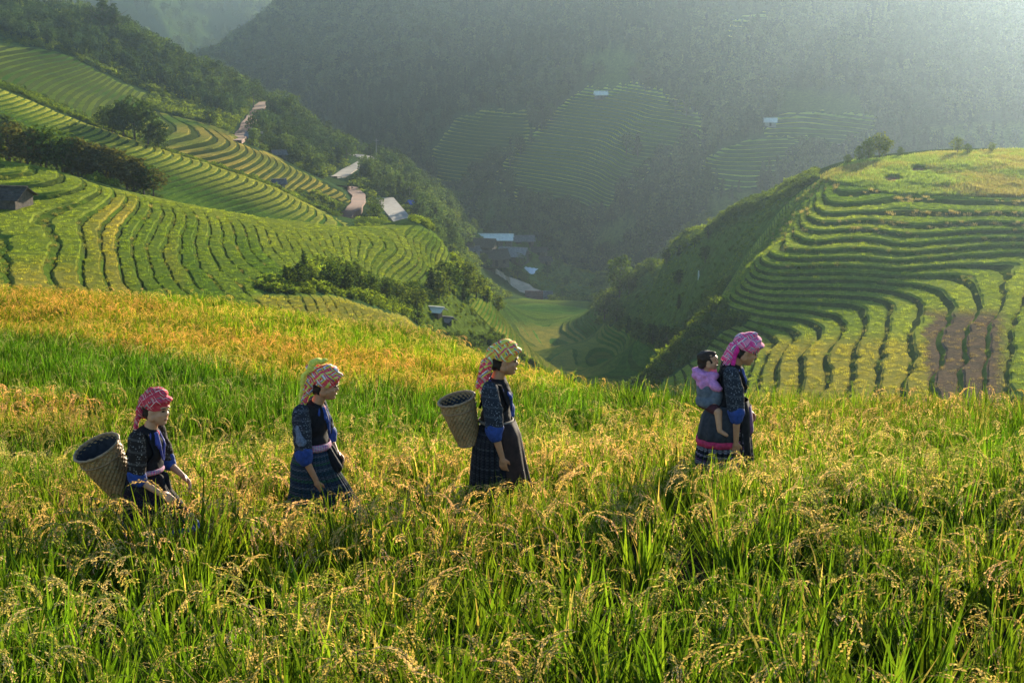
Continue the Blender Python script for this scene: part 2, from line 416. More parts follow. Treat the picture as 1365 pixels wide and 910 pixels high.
    face_color(me, 'tint', colour(cen[:,0], cen[:,1], cen[:,2], K, PT > 0))
    me.materials.append(mat)
    ob = bpy.data.objects.new(obj_name, me); COL.objects.link(ob); ob['kind'] = 'structure'
    return ob
GREEN = np.array([0.100, 0.165, 0.024]); GOLD = np.array([0.37, 0.29, 0.06]); LIME = np.array([0.21, 0.25, 0.038])
EARTH = np.array([0.12, 0.088, 0.060]); BANK = np.array([0.055, 0.078, 0.020]); DEEP = np.array([0.055, 0.12, 0.016])
def lerp(a, b, t): t = np.asarray(t)[..., None]; return a*(1-t)+b*t
def lvl(k, s=0): return (_hash(np.asarray(k), np.asarray(k)*0+s, 77)+1)/2

def col_left(x, y, z, k, tr):
    px, py = PX(x, y, z)
    g = smooth(.1, .9, .5+.5*fbm(x, y, 45, 51, 2)+.35*(lvl(k)-.5))
    c = lerp(GREEN, LIME, g)
    gold = np.clip(1-np.abs(px-(150+.25*(py-250)))/75, 0, 1)*smooth(245, 290, py)*(lvl(k, 3) > .35)
    gold = np.maximum(gold, smooth(330, 380, py)*smooth(220, 60, px)*.75)
    gold = np.maximum(gold, smooth(390, 400, py)*smooth(330, 350, px)*.6)
    c = lerp(c, GOLD, np.clip(gold, 0, 1)*.9)
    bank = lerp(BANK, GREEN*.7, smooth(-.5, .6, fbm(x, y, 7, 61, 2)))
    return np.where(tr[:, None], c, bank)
def col_face(x, y, z, k, tr):
    px, py = PX(x, y, z)
    t = smooth(0, 1, .5+.5*fbm(x, y, 30, 52, 2))
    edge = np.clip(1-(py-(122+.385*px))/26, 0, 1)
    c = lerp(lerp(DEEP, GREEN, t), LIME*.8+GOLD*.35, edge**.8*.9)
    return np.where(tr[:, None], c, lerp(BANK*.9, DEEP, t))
def col_shelf(x, y, z, k, tr):
    t = smooth(0, 1, .5+.6*fbm(x, y, 22, 53, 2))
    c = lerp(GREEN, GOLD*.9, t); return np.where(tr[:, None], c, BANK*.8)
def col_upper(x, y, z, k, tr):
    t = smooth(0, 1, .5+.6*fbm(x, y, 22, 54, 2))
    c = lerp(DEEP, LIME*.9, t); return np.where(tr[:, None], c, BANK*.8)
def col_knoll(x, y, z, k, tr):
    px, py = PX(x, y, z)
    t = smooth(0, 1, .5+.45*fbm(x, y, 18, 55, 2)+.4*(lvl(k, 5)-.5))
    c = lerp(GREEN*1.05, LIME*1.1, t)
    low = smooth(440, 465, py)*smooth(1000, 1040, px)*smooth(1330, 1240, px)
    c = lerp(c, GOLD*.75+LIME*.2, low*.8)
    fall = smooth(1228, 1240, px+12*fbm(x, y, 5, 56, 2))*smooth(1350, 1325, px)*smooth(405, 425, py)
    c = lerp(c, EARTH*1.15, fall)
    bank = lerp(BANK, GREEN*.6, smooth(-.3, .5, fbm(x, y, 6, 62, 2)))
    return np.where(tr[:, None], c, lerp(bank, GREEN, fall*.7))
def col_valley(x, y, z, k, tr):
    px, py = PX(x, y, z)
    t = smooth(0, 1, .5+.6*fbm(x, y, 40, 57, 2))
    c = lerp(DEEP*1.1, LIME*.8, t)*(.75+.5*lvl(k, 6))[..., None]; c = lerp(c, GOLD*.6+GREEN*.4, smooth(425, 445, py)*smooth(840, 760, px)*smooth(.2,.6,lvl(k, 4)))
    return np.where(tr[:, None], c, DEEP*1.2)
def col_far(x, y, z, k, tr):
    t = smooth(0, 1, .5+.5*fbm(x, y, 60, 58, 2)+.5*(lvl(k, 2)-.5))
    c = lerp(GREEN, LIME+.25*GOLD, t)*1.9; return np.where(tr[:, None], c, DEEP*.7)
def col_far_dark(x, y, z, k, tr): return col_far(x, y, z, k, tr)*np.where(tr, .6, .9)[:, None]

def terrace_material():
    m, nt, b = new_mat('rice_terrace_surface')
    a = nt.nodes.new('ShaderNodeAttribute'); a.attribute_name = 'tint'
    n1 = noise_at(nt, 3.2, 5, 0.7); n2 = noise_at(nt, 0.45, 3, 0.6)
    c = mixc(nt, 1.0, a.outputs['Color'], ramp(nt, n1, [(0.25, (0.45,0.5,0.4)), (0.5, (1,1,1)), (0.75, (1.5,1.45,1.3))]), 'MULTIPLY')
    c = mixc(nt, 1.0, c, ramp(nt, n2, [(0.3, (0.72,0.8,0.8)), (0.7, (1.25,1.15,1.0))]), 'MULTIPLY')
    L(nt, c, b.inputs['Base Color']); b.inputs['Roughness'].default_value = 0.95; b.inputs['Specular IOR Level'].default_value = 0.0
    bump(nt, b, n1, 0.7, 0.3)
    return m
M_TERR = terrace_material()
def ground_material():
    m, nt, b = new_mat('hillside_undergrowth')
    a = nt.nodes.new('ShaderNodeAttribute'); a.attribute_name = 'tint'
    n1 = noise_at(nt, 0.8, 6, 0.7); n3 = noise_at(nt, 6.0, 4, 0.7)
    c = mixc(nt, 1.0, a.outputs['Color'], ramp(nt, n1, [(0.3, (0.45,0.45,0.45)), (0.55, (1,1,1)), (0.75, (1.7,1.6,1.5))]), 'MULTIPLY')
    c = mixc(nt, 1.0, c, ramp(nt, n3, [(0.3, (0.6,0.6,0.6)), (0.7, (1.35,1.35,1.3))]), 'MULTIPLY')
    L(nt, c, b.inputs['Base Color']); b.inputs['Roughness'].default_value = 1.0; b.inputs['Specular IOR Level'].default_value = 0.0
    bump(nt, b, n1, 0.8, 0.5)
    return m
M_GROUND = ground_material()
UNDER = np.array([0.034, 0.060, 0.018]); MEADOW = np.array([0.13, 0.19, 0.03]); SOIL = np.array([0.030, 0.026, 0.014])
PLATEAU = [(1096,240),(1135,217),(1250,204),(1365,202),(1650,198),(1650,266),(1365,264),(1200,260)]
CLEARINGS = [  # open grassy ground: (outline, Ymin, Ymax)
 ([(600,292),(655,303),(720,325),(775,342),(800,358),(795,372),(740,352),(690,335),(640,322),(600,310)], 600, 760),
 ([(800,415),(850,370),(900,340),(1000,285),(1095,240),(1050,300),(1010,340),(960,380),(900,440),(840,440)], 255, 470),
 ([(780,320),(830,290),(870,300),(830,335),(800,350)], 800, 950), ([(930,260),(1000,255),(1010,268),(960,300)], 600, 950),
 ([(640,250),(690,270),(700,310),(640,320),(620,290)], 850, 1000), ([(560,215),(590,225),(600,262),(570,270),(560,240)], 560, 760),
 ([(1000,140),(1060,120),(1160,130),(1165,158),(1040,152)], 780, 1000), ([(1240,170),(1365,160),(1500,160),(1500,200),(1240,200)], 700, 900),
 ([(760,80),(830,60),(860,100),(800,130)], 900, 1200), ([(610,300),(700,322),(800,362),(790,398),(730,400),(690,365),(640,345)], 560, 760),
 ([(-20,30),(30,60),(0,80),(-60,60)], 560, 760),([(560,345),(640,395),(660,450),(560,440)], 180, 330),
]
def clearing(x, y, z):
    px, py = PX(x, y, z); m = np.zeros(np.shape(x))
    for poly, a, b in CLEARINGS:
        m = np.maximum(m, np.clip(inside_px(px, py, poly)/5+.5+.5*vnoise(px/8, py/5, 4), 0, 1)*((y > a) & (y < b)))
    return m
def plateau(x, y, z):
    px, py = PX(x, y, z); return np.clip(inside_px(px, py, PLATEAU)/3, 0, 1)*((y > 238) & (y < 312))
def ground_tint(x, y, z):
    c = lerp(UNDER, UNDER*1.6, smooth(-.4, .8, fbm(x, y, 30, 71, 3)))
    c = lerp(c, MEADOW*.9, clearing(x, y, z)*.8)
    pl = plateau(x, y, z)
    c = lerp(c, MEADOW*1.5+GOLD*.25, pl)
    px, py = PX(x, y, z)
    for (ax, ay, rx, ry) in ((1190,240,17,5.5),(1225,227,14,4.5),(1275,218,12,2)):
        c = lerp(c, np.array([.26,.12,.06]), pl*(1-smooth(.6, 1.15, np.hypot((px-ax)/rx, (py-ay)/ry)+.25*vnoise(px/5, py/2, 8))))
    return lerp(c, SOIL, 1-smooth(90, 120, y))
def hit(px, py, y0, y1):
    """where the line of sight through a picture point first meets the ground between two distances"""
    ys = np.linspace(y0, y1, 1500); d = W(px, py, 1.0)
    zz = H(d[0]*ys, ys)-d[2]*ys
    j = np.argmax(zz > 0) if (zz > 0).any() else int(np.argmax(zz))
    return (d[0]*ys[j], ys[j], float(H(d[0]*ys[j:j+1], ys[j:j+1])[0]))
ROADS = [  # name, label colour, width, points (px, row), Ymin, Ymax
 ('dirt_road', 4.2, [(358,124),(352,134),(342,148),(332,163),(322,180),(312,196)], 500, 720),
 ('paved_road', 4.6, [(440,243),(452,235),(466,226),(480,219),(490,211),(478,205),(462,203)], 560, 680),
 ('dirt_track', 3.8, [(455,248),(468,251),(478,262),(474,275),(460,288),(458,297),(468,306)], 430, 560),
 ('paved_road', 5.6, [(512,264),(520,274),(530,286),(541,299),(548,312)], 440, 570),
 ('village_road', 7.0, [(648,357),(662,364),(682,374),(702,386),(718,394)], 540, 700),
]
def spline(p, n=12):
    p = np.array(p, float); out = []
    q = np.vstack([2*p[0]-p[1], p, 2*p[-1]-p[-2]])
    for i in range(1, len(q)-2):
        for t in np.linspace(0, 1, n, endpoint=False):
            out.append(.5*((2*q[i])+(-q[i-1]+q[i+1])*t+(2*q[i-1]-5*q[i]+4*q[i+1]-q[i+2])*t*t+(-q[i-1]+3*q[i]-3*q[i+1]+q[i+2])*t**3))
    out.append(p[-1]); return np.array(out)
ROAD_LINES = []
for nm, wd, pts, a_, b_ in ROADS:
    ROAD_LINES.append((nm, wd, spline([hit(x, y, a_, b_) for x, y in pts])))
def road_dist(x, y):
    x = np.asarray(x, float); d = np.full(x.shape, 1e9); zr = np.zeros(x.shape)
    for nm, wd, ln in ROAD_LINES:
        sel = (x > ln[:,0].min()-14) & (x < ln[:,0].max()+14) & (y > ln[:,1].min()-14) & (y < ln[:,1].max()+14)
        if not sel.any(): continue
        dd = np.hypot(x[sel][:, None]-ln[None,:,0], y[sel][:, None]-ln[None,:,1]); j = dd.argmin(1)
        v = dd[np.arange(len(j)), j]-wd/2; old = d[sel]; nz = np.where(v < old, ln[j, 2], zr[sel]); zr[sel] = nz; d[sel] = np.minimum(old, v)
    return d, zr
def road_cut(X, Y, Z):
    d, zr = road_dist(X, Y)
    return np.where(d < 2.5, np.maximum(Z-(zr-0.25), 0)*(1-smooth(0.3, 2.5, d)), 0)
def ground_sheet(name, y0, y1, n, m, half):
    ys = np.exp(np.linspace(math.log(y0), math.log(y1), n)); t = np.linspace(-1, 1, m)
    X = t[None]*half(ys)[:, None]; Y = np.repeat(ys[:, None], m, 1); Z = H(X, Y)
    drop = np.zeros_like(Z)
    for zn, zz in ZONES.items():
        mk = zone_mask(zn, X, Y, Z); drop = np.maximum(drop, (0.12+(1.15*zz[3]+.35)*smooth(0.1, 1, mk))*(mk > 0))
    V = np.stack([X, Y, Z-drop], -1).reshape(-1, 3)
    i = (np.arange(n-1)[:, None]*m+np.arange(m-1)[None]).ravel()
    drop = drop+road_cut(X, Y, Z)
    V[:, 2] = (Z-drop).ravel()
    o = mesh_obj(name, V, np.stack([i, i+1, i+m+1, i+m], 1), [M_GROUND], kind='structure', smooth_=True)
    a = o.data.attributes.new('tint', 'FLOAT_COLOR', 'POINT'); c = np.ones((len(V), 4)); c[:, :3] = ground_tint(X.ravel(), Y.ravel(), Z.ravel())
    a.data.foreach_set('color', c.ravel()); return o
# ------------------------------------------------------------------ plants
def quad_cards(C, D, S, Wd):
    """leaf quads: centres C, long axes D, side axes S, half widths Wd -> V,F"""
    n = len(C); V = np.empty((n, 4, 3))
    V[:,0] = C-D; V[:,1] = C+S*Wd[:,None]; V[:,2] = C+D; V[:,3] = C-S*Wd[:,None]
    return V.reshape(-1, 3), np.arange(n*4).reshape(n, 4)
def rand_dirs(r, n):
    v = r.normal(size=(n, 3)); return v/np.linalg.norm(v, axis=1)[:, None]
def crown_geo(seed, rad, hgt, z0, nleaf, leaf, blobs=9, taper=0.0, gap=0.0):
    """leaf clumps gathered on many small blobs inside an uneven crown"""
    r = np.random.default_rng(seed)
    bc = []
    for i in range(blobs):
        t = (i+.5)/blobs; a = i*2.4+r.uniform(-.5, .5)
        rr = rad*(1-taper*t)*math.sqrt(max(0.05, 1-(2*t-1)**2 if taper < .5 else 1-t*.8))*r.uniform(.35, .8)
        bc.append((rr*math.cos(a), rr*math.sin(a), z0+hgt*(t*.9+.03), (rad*.48*(1-taper*.75*t))*r.uniform(.7, 1.2)))
    bc = np.array(bc); w = bc[:,3]**2; w /= w.sum()
    k = r.choice(len(bc), nleaf, p=w); d = rand_dirs(r, nleaf); d[:,2] = np.abs(d[:,2])*np.where(r.random(nleaf) < .72, 1, -1)
    C = bc[k,:3]+d*bc[k,3:4]*(r.uniform(.45, 1.12, nleaf)[:, None])*np.array([1, 1, .8])
    D = rand_dirs(r, nleaf)*.8+d*.2; S = np.cross(D, rand_dirs(r, nleaf)); S /= np.linalg.norm(S, axis=1)[:, None]
    ln = leaf*r.uniform(.6, 1.4, nleaf)
    V, F = quad_cards(C, D*ln[:, None]*.5, S, ln*.36)
    sh = np.clip(r.normal(1.0, .22, nleaf), .5, 1.6)[:, None]*lerp(np.array([1,1,1.]), np.array([1.25,1.05,.8]), r.random(nleaf))
    return V, F, sh
def tube_geo(path, radii, sides=6):
    path = np.asarray(path, float); V = []; F = []
    for i, p in enumerate(path):
        t = path[min(i+1, len(path)-1)]-path[max(i-1, 0)]; t = t/(np.linalg.norm(t)+1e-9)
        u = np.cross(t, (0, 0, 1.0) if abs(t[2]) < .9 else (1.0, 0, 0)); u /= np.linalg.norm(u); v = np.cross(t, u)
        for s in range(sides):
            a = 2*math.pi*s/sides; V.append(p+(u*math.cos(a)+v*math.sin(a))*radii[i])
    for i in range(len(path)-1):
        for s in range(sides): F.append((i*sides+s, i*sides+(s+1) % sides, (i+1)*sides+(s+1) % sides, (i+1)*sides+s))
    F.append(tuple(range(sides))[::-1]); F.append(tuple(range(len(V)-sides, len(V))))
    return V, F
def join_geo(parts):
    V = []; F = []
    for v, f in parts:
        o = len(V); V.extend([tuple(p) for p in v]); F.extend([tuple(i+o for i in q) for q in f])
    return V, F
def trunk_geo(seed, h, r0, ncl=5, spread=1.5, start=.45):
    r = np.random.default_rng(seed); pts = [(0, 0, -0.6)]; n = 6
    for i in range(n): pts.append((r.normal(0, .035*h*(i/n)), r.normal(0, .035*h*(i/n)), h*(i+1)/n*.88))
    parts = [tube_geo(pts, [r0*1.25]+[r0*(1-.8*(i+1)/n) for i in range(n)])]
    for i in range(ncl):
        t = start+(.45*i/ncl); b = np.array(pts[1+int(t*(n-1))]); a = r.uniform(0, 6.28); l = spread*r.uniform(.6, 1.0)
        parts.append(tube_geo([b, b+np.array([math.cos(a)*l*.5, math.sin(a)*l*.5, l*.35]), b+np.array([math.cos(a)*l, math.sin(a)*l, l*.85])], [r0*.4, r0*.28, r0*.1], 5))
    return join_geo(parts)
def geo_mesh(name, V, F, mat, shade=None):
    me = mesh_obj(name, V, F if not isinstance(F, list) else F, [mat], link=False)
    d = me.data
    if shade is not None: face_color(d, 'shade', shade)
    return me
M_LEAF_I = leaf_material('leaves_undergrowth')
M_BARK, _nt, _b = new_mat('bark'); L(_nt, ramp(_nt, noise_at(_nt, 9, 5), [(.3, (.035,.028,.02)), (.7, (.12,.10,.075))]), _b.inputs['Base Color']); _b.inputs['Roughness'].default_value = .95
TREE_GREENS = {'dark': (.036,.064,.022), 'mid': (.055,.098,.024), 'light': (.095,.14,.035), 'dusty': (.075,.082,.040)}
M_TREE = {k: leaf_material('foliage_'+k, .35, base=c) for k, c in TREE_GREENS.items()}

# prototypes for the undergrowth and forest (small, instanced)
def bush_proto(i):
    V, F, s = crown_geo(100+i, 1.0, 1.15, -.15, 260, .30, 8); return geo_mesh('bush', V, F, M_LEAF_I, s)
def fartree_proto(i, tall):
    # unit height; crown plus trunk in one small mesh
    if tall: V, F, s = crown_geo(200+i, .19, .86, .10, 300, .085, 14, taper=.75)
    else: V, F, s = crown_geo(230+i, .33, .66, .26, 330, .085, 12)
    tv, tf = tube_geo([(0,0,-.05),(0.01,0,.35),(0,0.01,.8)], [.022,.016,.006], 4)
    n = len(V); F4 = [tuple(q) for q in F]+[tuple(a+n for a in q) for q in tf]
    return geo_mesh('forest_tree', np.vstack([V, np.array(tv)]), F4, M_LEAF_I, np.vstack([s, np.full((len(tf), 3), .7)]))
BUSHES = [bush_proto(i) for i in range(5)]
FARTREES = [fartree_proto(i, i % 2 == 0) for i in range(8)]

def norm_at(x, y, e=2.0):
    gx = (H(x+e, y)-H(x-e, y))/(2*e); gy = (H(x, y+e)-H(x, y-e))/(2*e); return gx, gy
def candidate(n, y0, y1, lo=-80, hi=1445, power=1.0):
    if lo == -80: lo, hi, n = -230, 1595, int(n*1.19)      # a margin beyond both edges of the view
    """random ground points between two distances, even per square metre"""
    y = np.sqrt(rng.uniform(y0**2, y1**2, n)); x = y*(rng.uniform(lo, hi, n)-682.5)/FPX*1.0
    z = H(x, y); return x, y, z
BLOCK = []   # (x, y, radius): nothing grows here
def free(x, y, z, grow=3.0, roads=1.2):
    ok = np.ones(len(x), bool)
    for zn in ZONES: ok &= zone_mask(zn, x, y, z, grow) <= 0
    ok &= road_dist(x, y)[0] > roads
    ok &= plateau(x, y, z) <= 0
    px, py = PX(x, y, z+1.0)
    ok &= ~((px > 1088) & (y > 230) & (y < 350) & (py < 262))          # the hilltop and its back edge stay open
    for nm, wd, ln in ROAD_LINES:
        rx, ry = PX(ln[:,0], ln[:,1], ln[:,2]); sel = np.where((px > rx.min()-15) & (px < rx.max()+15) & (py > ry.min()-15) & (py < ry.max()+20))[0]
        if len(sel):
            d2 = np.hypot(px[sel][:, None]-rx[None], (py[sel][:, None]-ry[None])); j = d2.argmin(1)
            near = (d2[np.arange(len(j)), j] < wd*FPX/ln[j, 1]*.5+1.0) & (y[sel] < ln[j, 1]+4); ok[sel[near]] = False
    for bx, by, br in BLOCK: ok &= np.hypot(x-bx, y-by) > br
    return ok
def plant_undergrowth():
    out = []
    def add(n, y0, y1, smin, smax, keep=1.0, tcol=(UNDER*1.5, MEADOW*.9), cl=.25, sink=.15):
        x, y, z = candidate(n, y0, y1); ok = free(x, y, z)
        c = clearing(x, y, z); ok &= (rng.random(len(x)) > c*(1-cl)) & (rng.random(len(x)) < keep)
        x, y, z, c = x[ok], y[ok], z[ok], c[ok]; m = len(x)
        s = rng.uniform(smin, smax, m)*(1-.5*c)*np.where(rng.random(m) < .12, 1.5, 1)
        t = smooth(-.7, .9, fbm(x, y, 18, 81, 3)+rng.normal(0, .3, m))
        col = lerp(tcol[0], tcol[1], np.clip(t+.3*c, 0, 1))*rng.uniform(.8, 1.25, m)[:, None]
        out.append((np.stack([x, y, z-s*sink], 1), s, col))
    add(64000, 150, 420, .25, .85, tcol=(UNDER*1.7, MEADOW*1.15), cl=.5)
    add(46000, 420, 800, .6, 1.8, cl=.4)
    p = np.concatenate([o[0] for o in out]); s = np.concatenate([o[1] for o in out]); c = np.concatenate([o[2] for o in out])
    n = len(p); rot = np.zeros((n, 3)); rot[:, 2] = rng.uniform(0, 6.28, n); rot[:, :2] = rng.normal(0, .2, (n, 2))
    sc = s[:, None]*rng.uniform(.8, 1.25, (n, 3)); sc[:, 2] *= .85
    return scatter('undergrowth', BUSHES, p, rot, sc, c)
def plant_forest():
    out = []
    def add(n, y0, y1, hmin, hmax, where=None, cl=0.08, tall=.5, a=np.array([.020,.042,.024]), b=np.array([.055,.090,.034])):
        x, y, z = candidate(n, y0, y1); ok = free(x, y, z, 4.0, 2.0)
        c = clearing(x, y, z); ok &= rng.random(len(x)) > c*(1-cl)
        if where is not None: ok &= where(x, y, z)
        x, y, z = x[ok], y[ok], z[ok]; m = len(x)
        f = fbm(x, y, 60, 91, 3)
        h = rng.uniform(hmin, hmax, m)*(1+.25*f)
        t = smooth(-.8, .9, f+rng.normal(0, .35, m))
        pk = np.where(rng.random(m) < np.clip(tall+.35*fbm(x, y, 90, 95, 2), .05, .95), rng.integers(0, 4, m)*2, rng.integers(0, 4, m)*2+1)
        out.append((np.stack([x, y, z], 1), h, lerp(a, b, t)*rng.uniform(.6, 1.6, m)[:, None], pk))
    add(46000, 800, 1480, 6.5, 12.5)
    add(16000, 1480, 3600, 9, 16)
    def slope(x, y, z):
        px, py = PX(x, y, z)
        poly = [(-90,-90),(160,20),(200,60),(330,120),(372,140),(420,180),(470,205),(462,235),(440,262),(330,245),(330,170),(280,150),(200,118),(150,95),(60,62),(0,50),(-90,40)]
        poly2 = [(490,195),(530,222),(575,258),(615,292),(640,318),(610,345),(560,330),(548,290),(520,262),(478,240)]
        return ((inside_px(px, py, poly) > 0) | (inside_px(px, py, poly2) > 0)) & (y > 450)
    add(15000, 450, 800, 3.8, 8.0, slope, tall=.25)
    p, h, c, k = (np.concatenate([o[i] for o in out]) for i in range(4))
    n = len(p); rot = np.zeros((n, 3)); rot[:, 2] = rng.uniform(0, 6.28, n); rot[:, :2] = rng.normal(0, .05, (n, 2))
    sc = h[:, None]*np.stack([rng.uniform(.8, 1.25, n)]*2+[np.ones(n)], 1)
    return scatter('forest', FARTREES, p, rot, sc, c, pick=k)

# ------------------------------------------------------------------ rice
def blade_geo(r, base, az, length, width, lean, curl, seg=4, col=(0.12,.22,.02)):
    """one curved, pointed leaf as a strip of quads"""
    V = []; F = []; d = np.array([math.cos(az), math.sin(az), 0.0]); side = np.array([-d[1], d[0], 0.0])
    tw = r.uniform(-.9, .9); p = np.array(base, float); ang = lean
    for i in range(seg+1):
        t = i/seg; wd = width*(0.75+.5*math.sin(t*2.4))*(1-t**2.2)*.5+.0004
        s = side*math.cos(tw*t)+d*math.sin(tw*t)*.6
        V += [p-s*wd, p+s*wd]
        ang += curl/seg*(.4+1.4*t)
        p = p+(d*math.sin(ang)+np.array([0, 0, math.cos(ang)]))*length/seg
    for i in range(seg): F.append((2*i, 2*i+1, 2*i+3, 2*i+2))
    return V, F
def rice_proto(seed, nblade, npan, h=.58, spread=.07, grains=38, wblade=.010, seg=4, name='rice_plant', gr=1.0, mat=None, bl_len=(.70, 1.22)):
    r = np.random.default_rng(seed); V = []; F = []; S = []; MI = []
    def addg(v, f, c, mi=0):
        MI.extend([mi]*len(f)); o = len(V); V.extend(v); F.extend([tuple(i+o for i in q) for q in f]); S.extend([c]*len(f))
    for i in range(nblade):
        a = r.uniform(0, 6.28); rr = spread*math.sqrt(r.random()); b = (rr*math.cos(a), rr*math.sin(a), 0)
        yel = r.random(); c = np.array([.066,.138,.013])*(1-yel*.3)+np.array([.24,.25,.03])*yel*.3
        if r.random() < .05: c = np.array([.30,.24,.11])
        v, f = blade_geo(r, b, a+r.uniform(-.6, .6), h*r.uniform(*bl_len), wblade*r.uniform(.7, 1.3), r.uniform(.02, .24), r.uniform(.05, .6), seg)
        addg(v, f, c*r.choice([.5,.8,1.0,1.35])*r.uniform(.85, 1.15))
    for i in range(npan):
        a = r.uniform(0, 6.28); rr = spread*r.random(); p = np.array([rr*math.cos(a), rr*math.sin(a), 0.0])
        H_ = h*r.uniform(.76, 1.05); d = np.array([math.cos(a), math.sin(a), 0.0]); path = [p.copy()]; ang = r.uniform(.03, .2)
        for s in range(4): p = p+(d*math.sin(ang)+np.array([0,0,math.cos(ang)]))*H_/4; path.append(p.copy()); ang += .06
        droop = []; L_ = r.uniform(.15, .23)
        for s in range(7): ang += .33*r.uniform(.8, 1.25); p = p+(d*math.sin(ang)+np.array([0,0,math.cos(ang)]))*L_/7; path.append(p.copy()); droop.append(p.copy())
        tone = r.random(); gc = lerp(np.array([.46,.38,.11]), np.array([.62,.45,.27]), tone) if r.random() > .3 else np.array([.24,.28,.07])
        sd = np.array([-d[1], d[0], 0]); pv = []; pf = []
        for q in path: pv += [q-sd*.0022, q+sd*.0022]
        for q in range(len(path)-1): pf.append((2*q, 2*q+1, 2*q+3, 2*q+2))
        addg(pv, pf, np.array([.10,.17,.02]))
        nb = max(3, grains//9)
        for bq in range(nb):
            k = min(6, int(7*bq/nb)); q = droop[k].copy(); t = (droop[min(k+1, 6)]-droop[max(k-1, 0)]); t = t/(np.linalg.norm(t)+1e-9)
            dr = t+sd*r.normal(0, .38)+np.array([0, 0, -.25])+d*r.normal(0, .2); dr /= np.linalg.norm(dr)
            for g in range(9):
                dr = dr+np.array([0, 0, -.11]); dr /= np.linalg.norm(dr); q = q+dr*.0088*gr
                ax = dr+r.normal(0, .28, 3); ax /= np.linalg.norm(ax); s2 = np.cross(ax, r.normal(size=3)); s2 /= np.linalg.norm(s2); o_ = s2*.0018*gr*(-1)**g
                l = .0062*gr*r.uniform(.85, 1.2); w_ = .0029*gr
                addg([q+o_-ax*l, q+o_+s2*w_, q+o_+ax*l, q+o_-s2*w_], [(0,1,2,3)], gc*r.uniform(.6, 1.35), 1)
    o = geo_mesh(name, V, F, mat or M_RICE, np.array(S))
    if npan: o.data.materials.append(M_EARS); o.data.polygons.foreach_set('material_index', np.array(MI, np.int32))
    return o
M_RICE = leaf_material('rice_leaves', .55)
M_EARS = leaf_material('rice_ears', .38, warm=(1.35, 1.2, .62))
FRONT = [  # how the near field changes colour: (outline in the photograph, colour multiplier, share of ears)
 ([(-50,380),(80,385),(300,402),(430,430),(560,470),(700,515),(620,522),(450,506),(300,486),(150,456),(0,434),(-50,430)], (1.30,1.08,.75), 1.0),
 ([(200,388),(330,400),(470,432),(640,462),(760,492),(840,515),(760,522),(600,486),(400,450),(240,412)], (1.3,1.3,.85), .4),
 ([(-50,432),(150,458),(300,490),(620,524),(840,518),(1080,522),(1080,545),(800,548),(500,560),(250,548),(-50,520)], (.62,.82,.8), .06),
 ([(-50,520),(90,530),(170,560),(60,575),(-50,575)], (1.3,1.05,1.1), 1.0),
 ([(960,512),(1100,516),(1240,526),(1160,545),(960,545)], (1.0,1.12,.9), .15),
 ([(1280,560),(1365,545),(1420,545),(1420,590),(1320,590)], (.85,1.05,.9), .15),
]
ST_F = 0.8
def front_z(x, y):
    """ground of the near field: low steps that follow the contours"""
    h = H(x, y); k = np.floor(h/ST_F); f = h/ST_F-k
    t = ST_F*(k+np.where(f < .12, f/.12, 1)-.5)
    m = smooth(17, 22, y)*.75
    return h*(1-m)+(t)*m
def front_look(x, y, z):
    px, py = PX(x, y, z+.5); n = len(px)
    col = np.ones((n, 3))*np.array([1.0,1.0,1.0]); ears = np.full(n, .72)
    w = 10*vnoise(x/1.5, y/1.5, 5)
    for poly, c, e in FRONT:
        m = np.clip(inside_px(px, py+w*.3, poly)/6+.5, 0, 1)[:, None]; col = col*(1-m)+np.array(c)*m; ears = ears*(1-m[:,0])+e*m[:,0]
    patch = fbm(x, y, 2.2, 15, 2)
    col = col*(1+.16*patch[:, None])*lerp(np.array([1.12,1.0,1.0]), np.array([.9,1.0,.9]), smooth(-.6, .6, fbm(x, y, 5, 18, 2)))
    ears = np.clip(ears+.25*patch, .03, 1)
    return col, ears
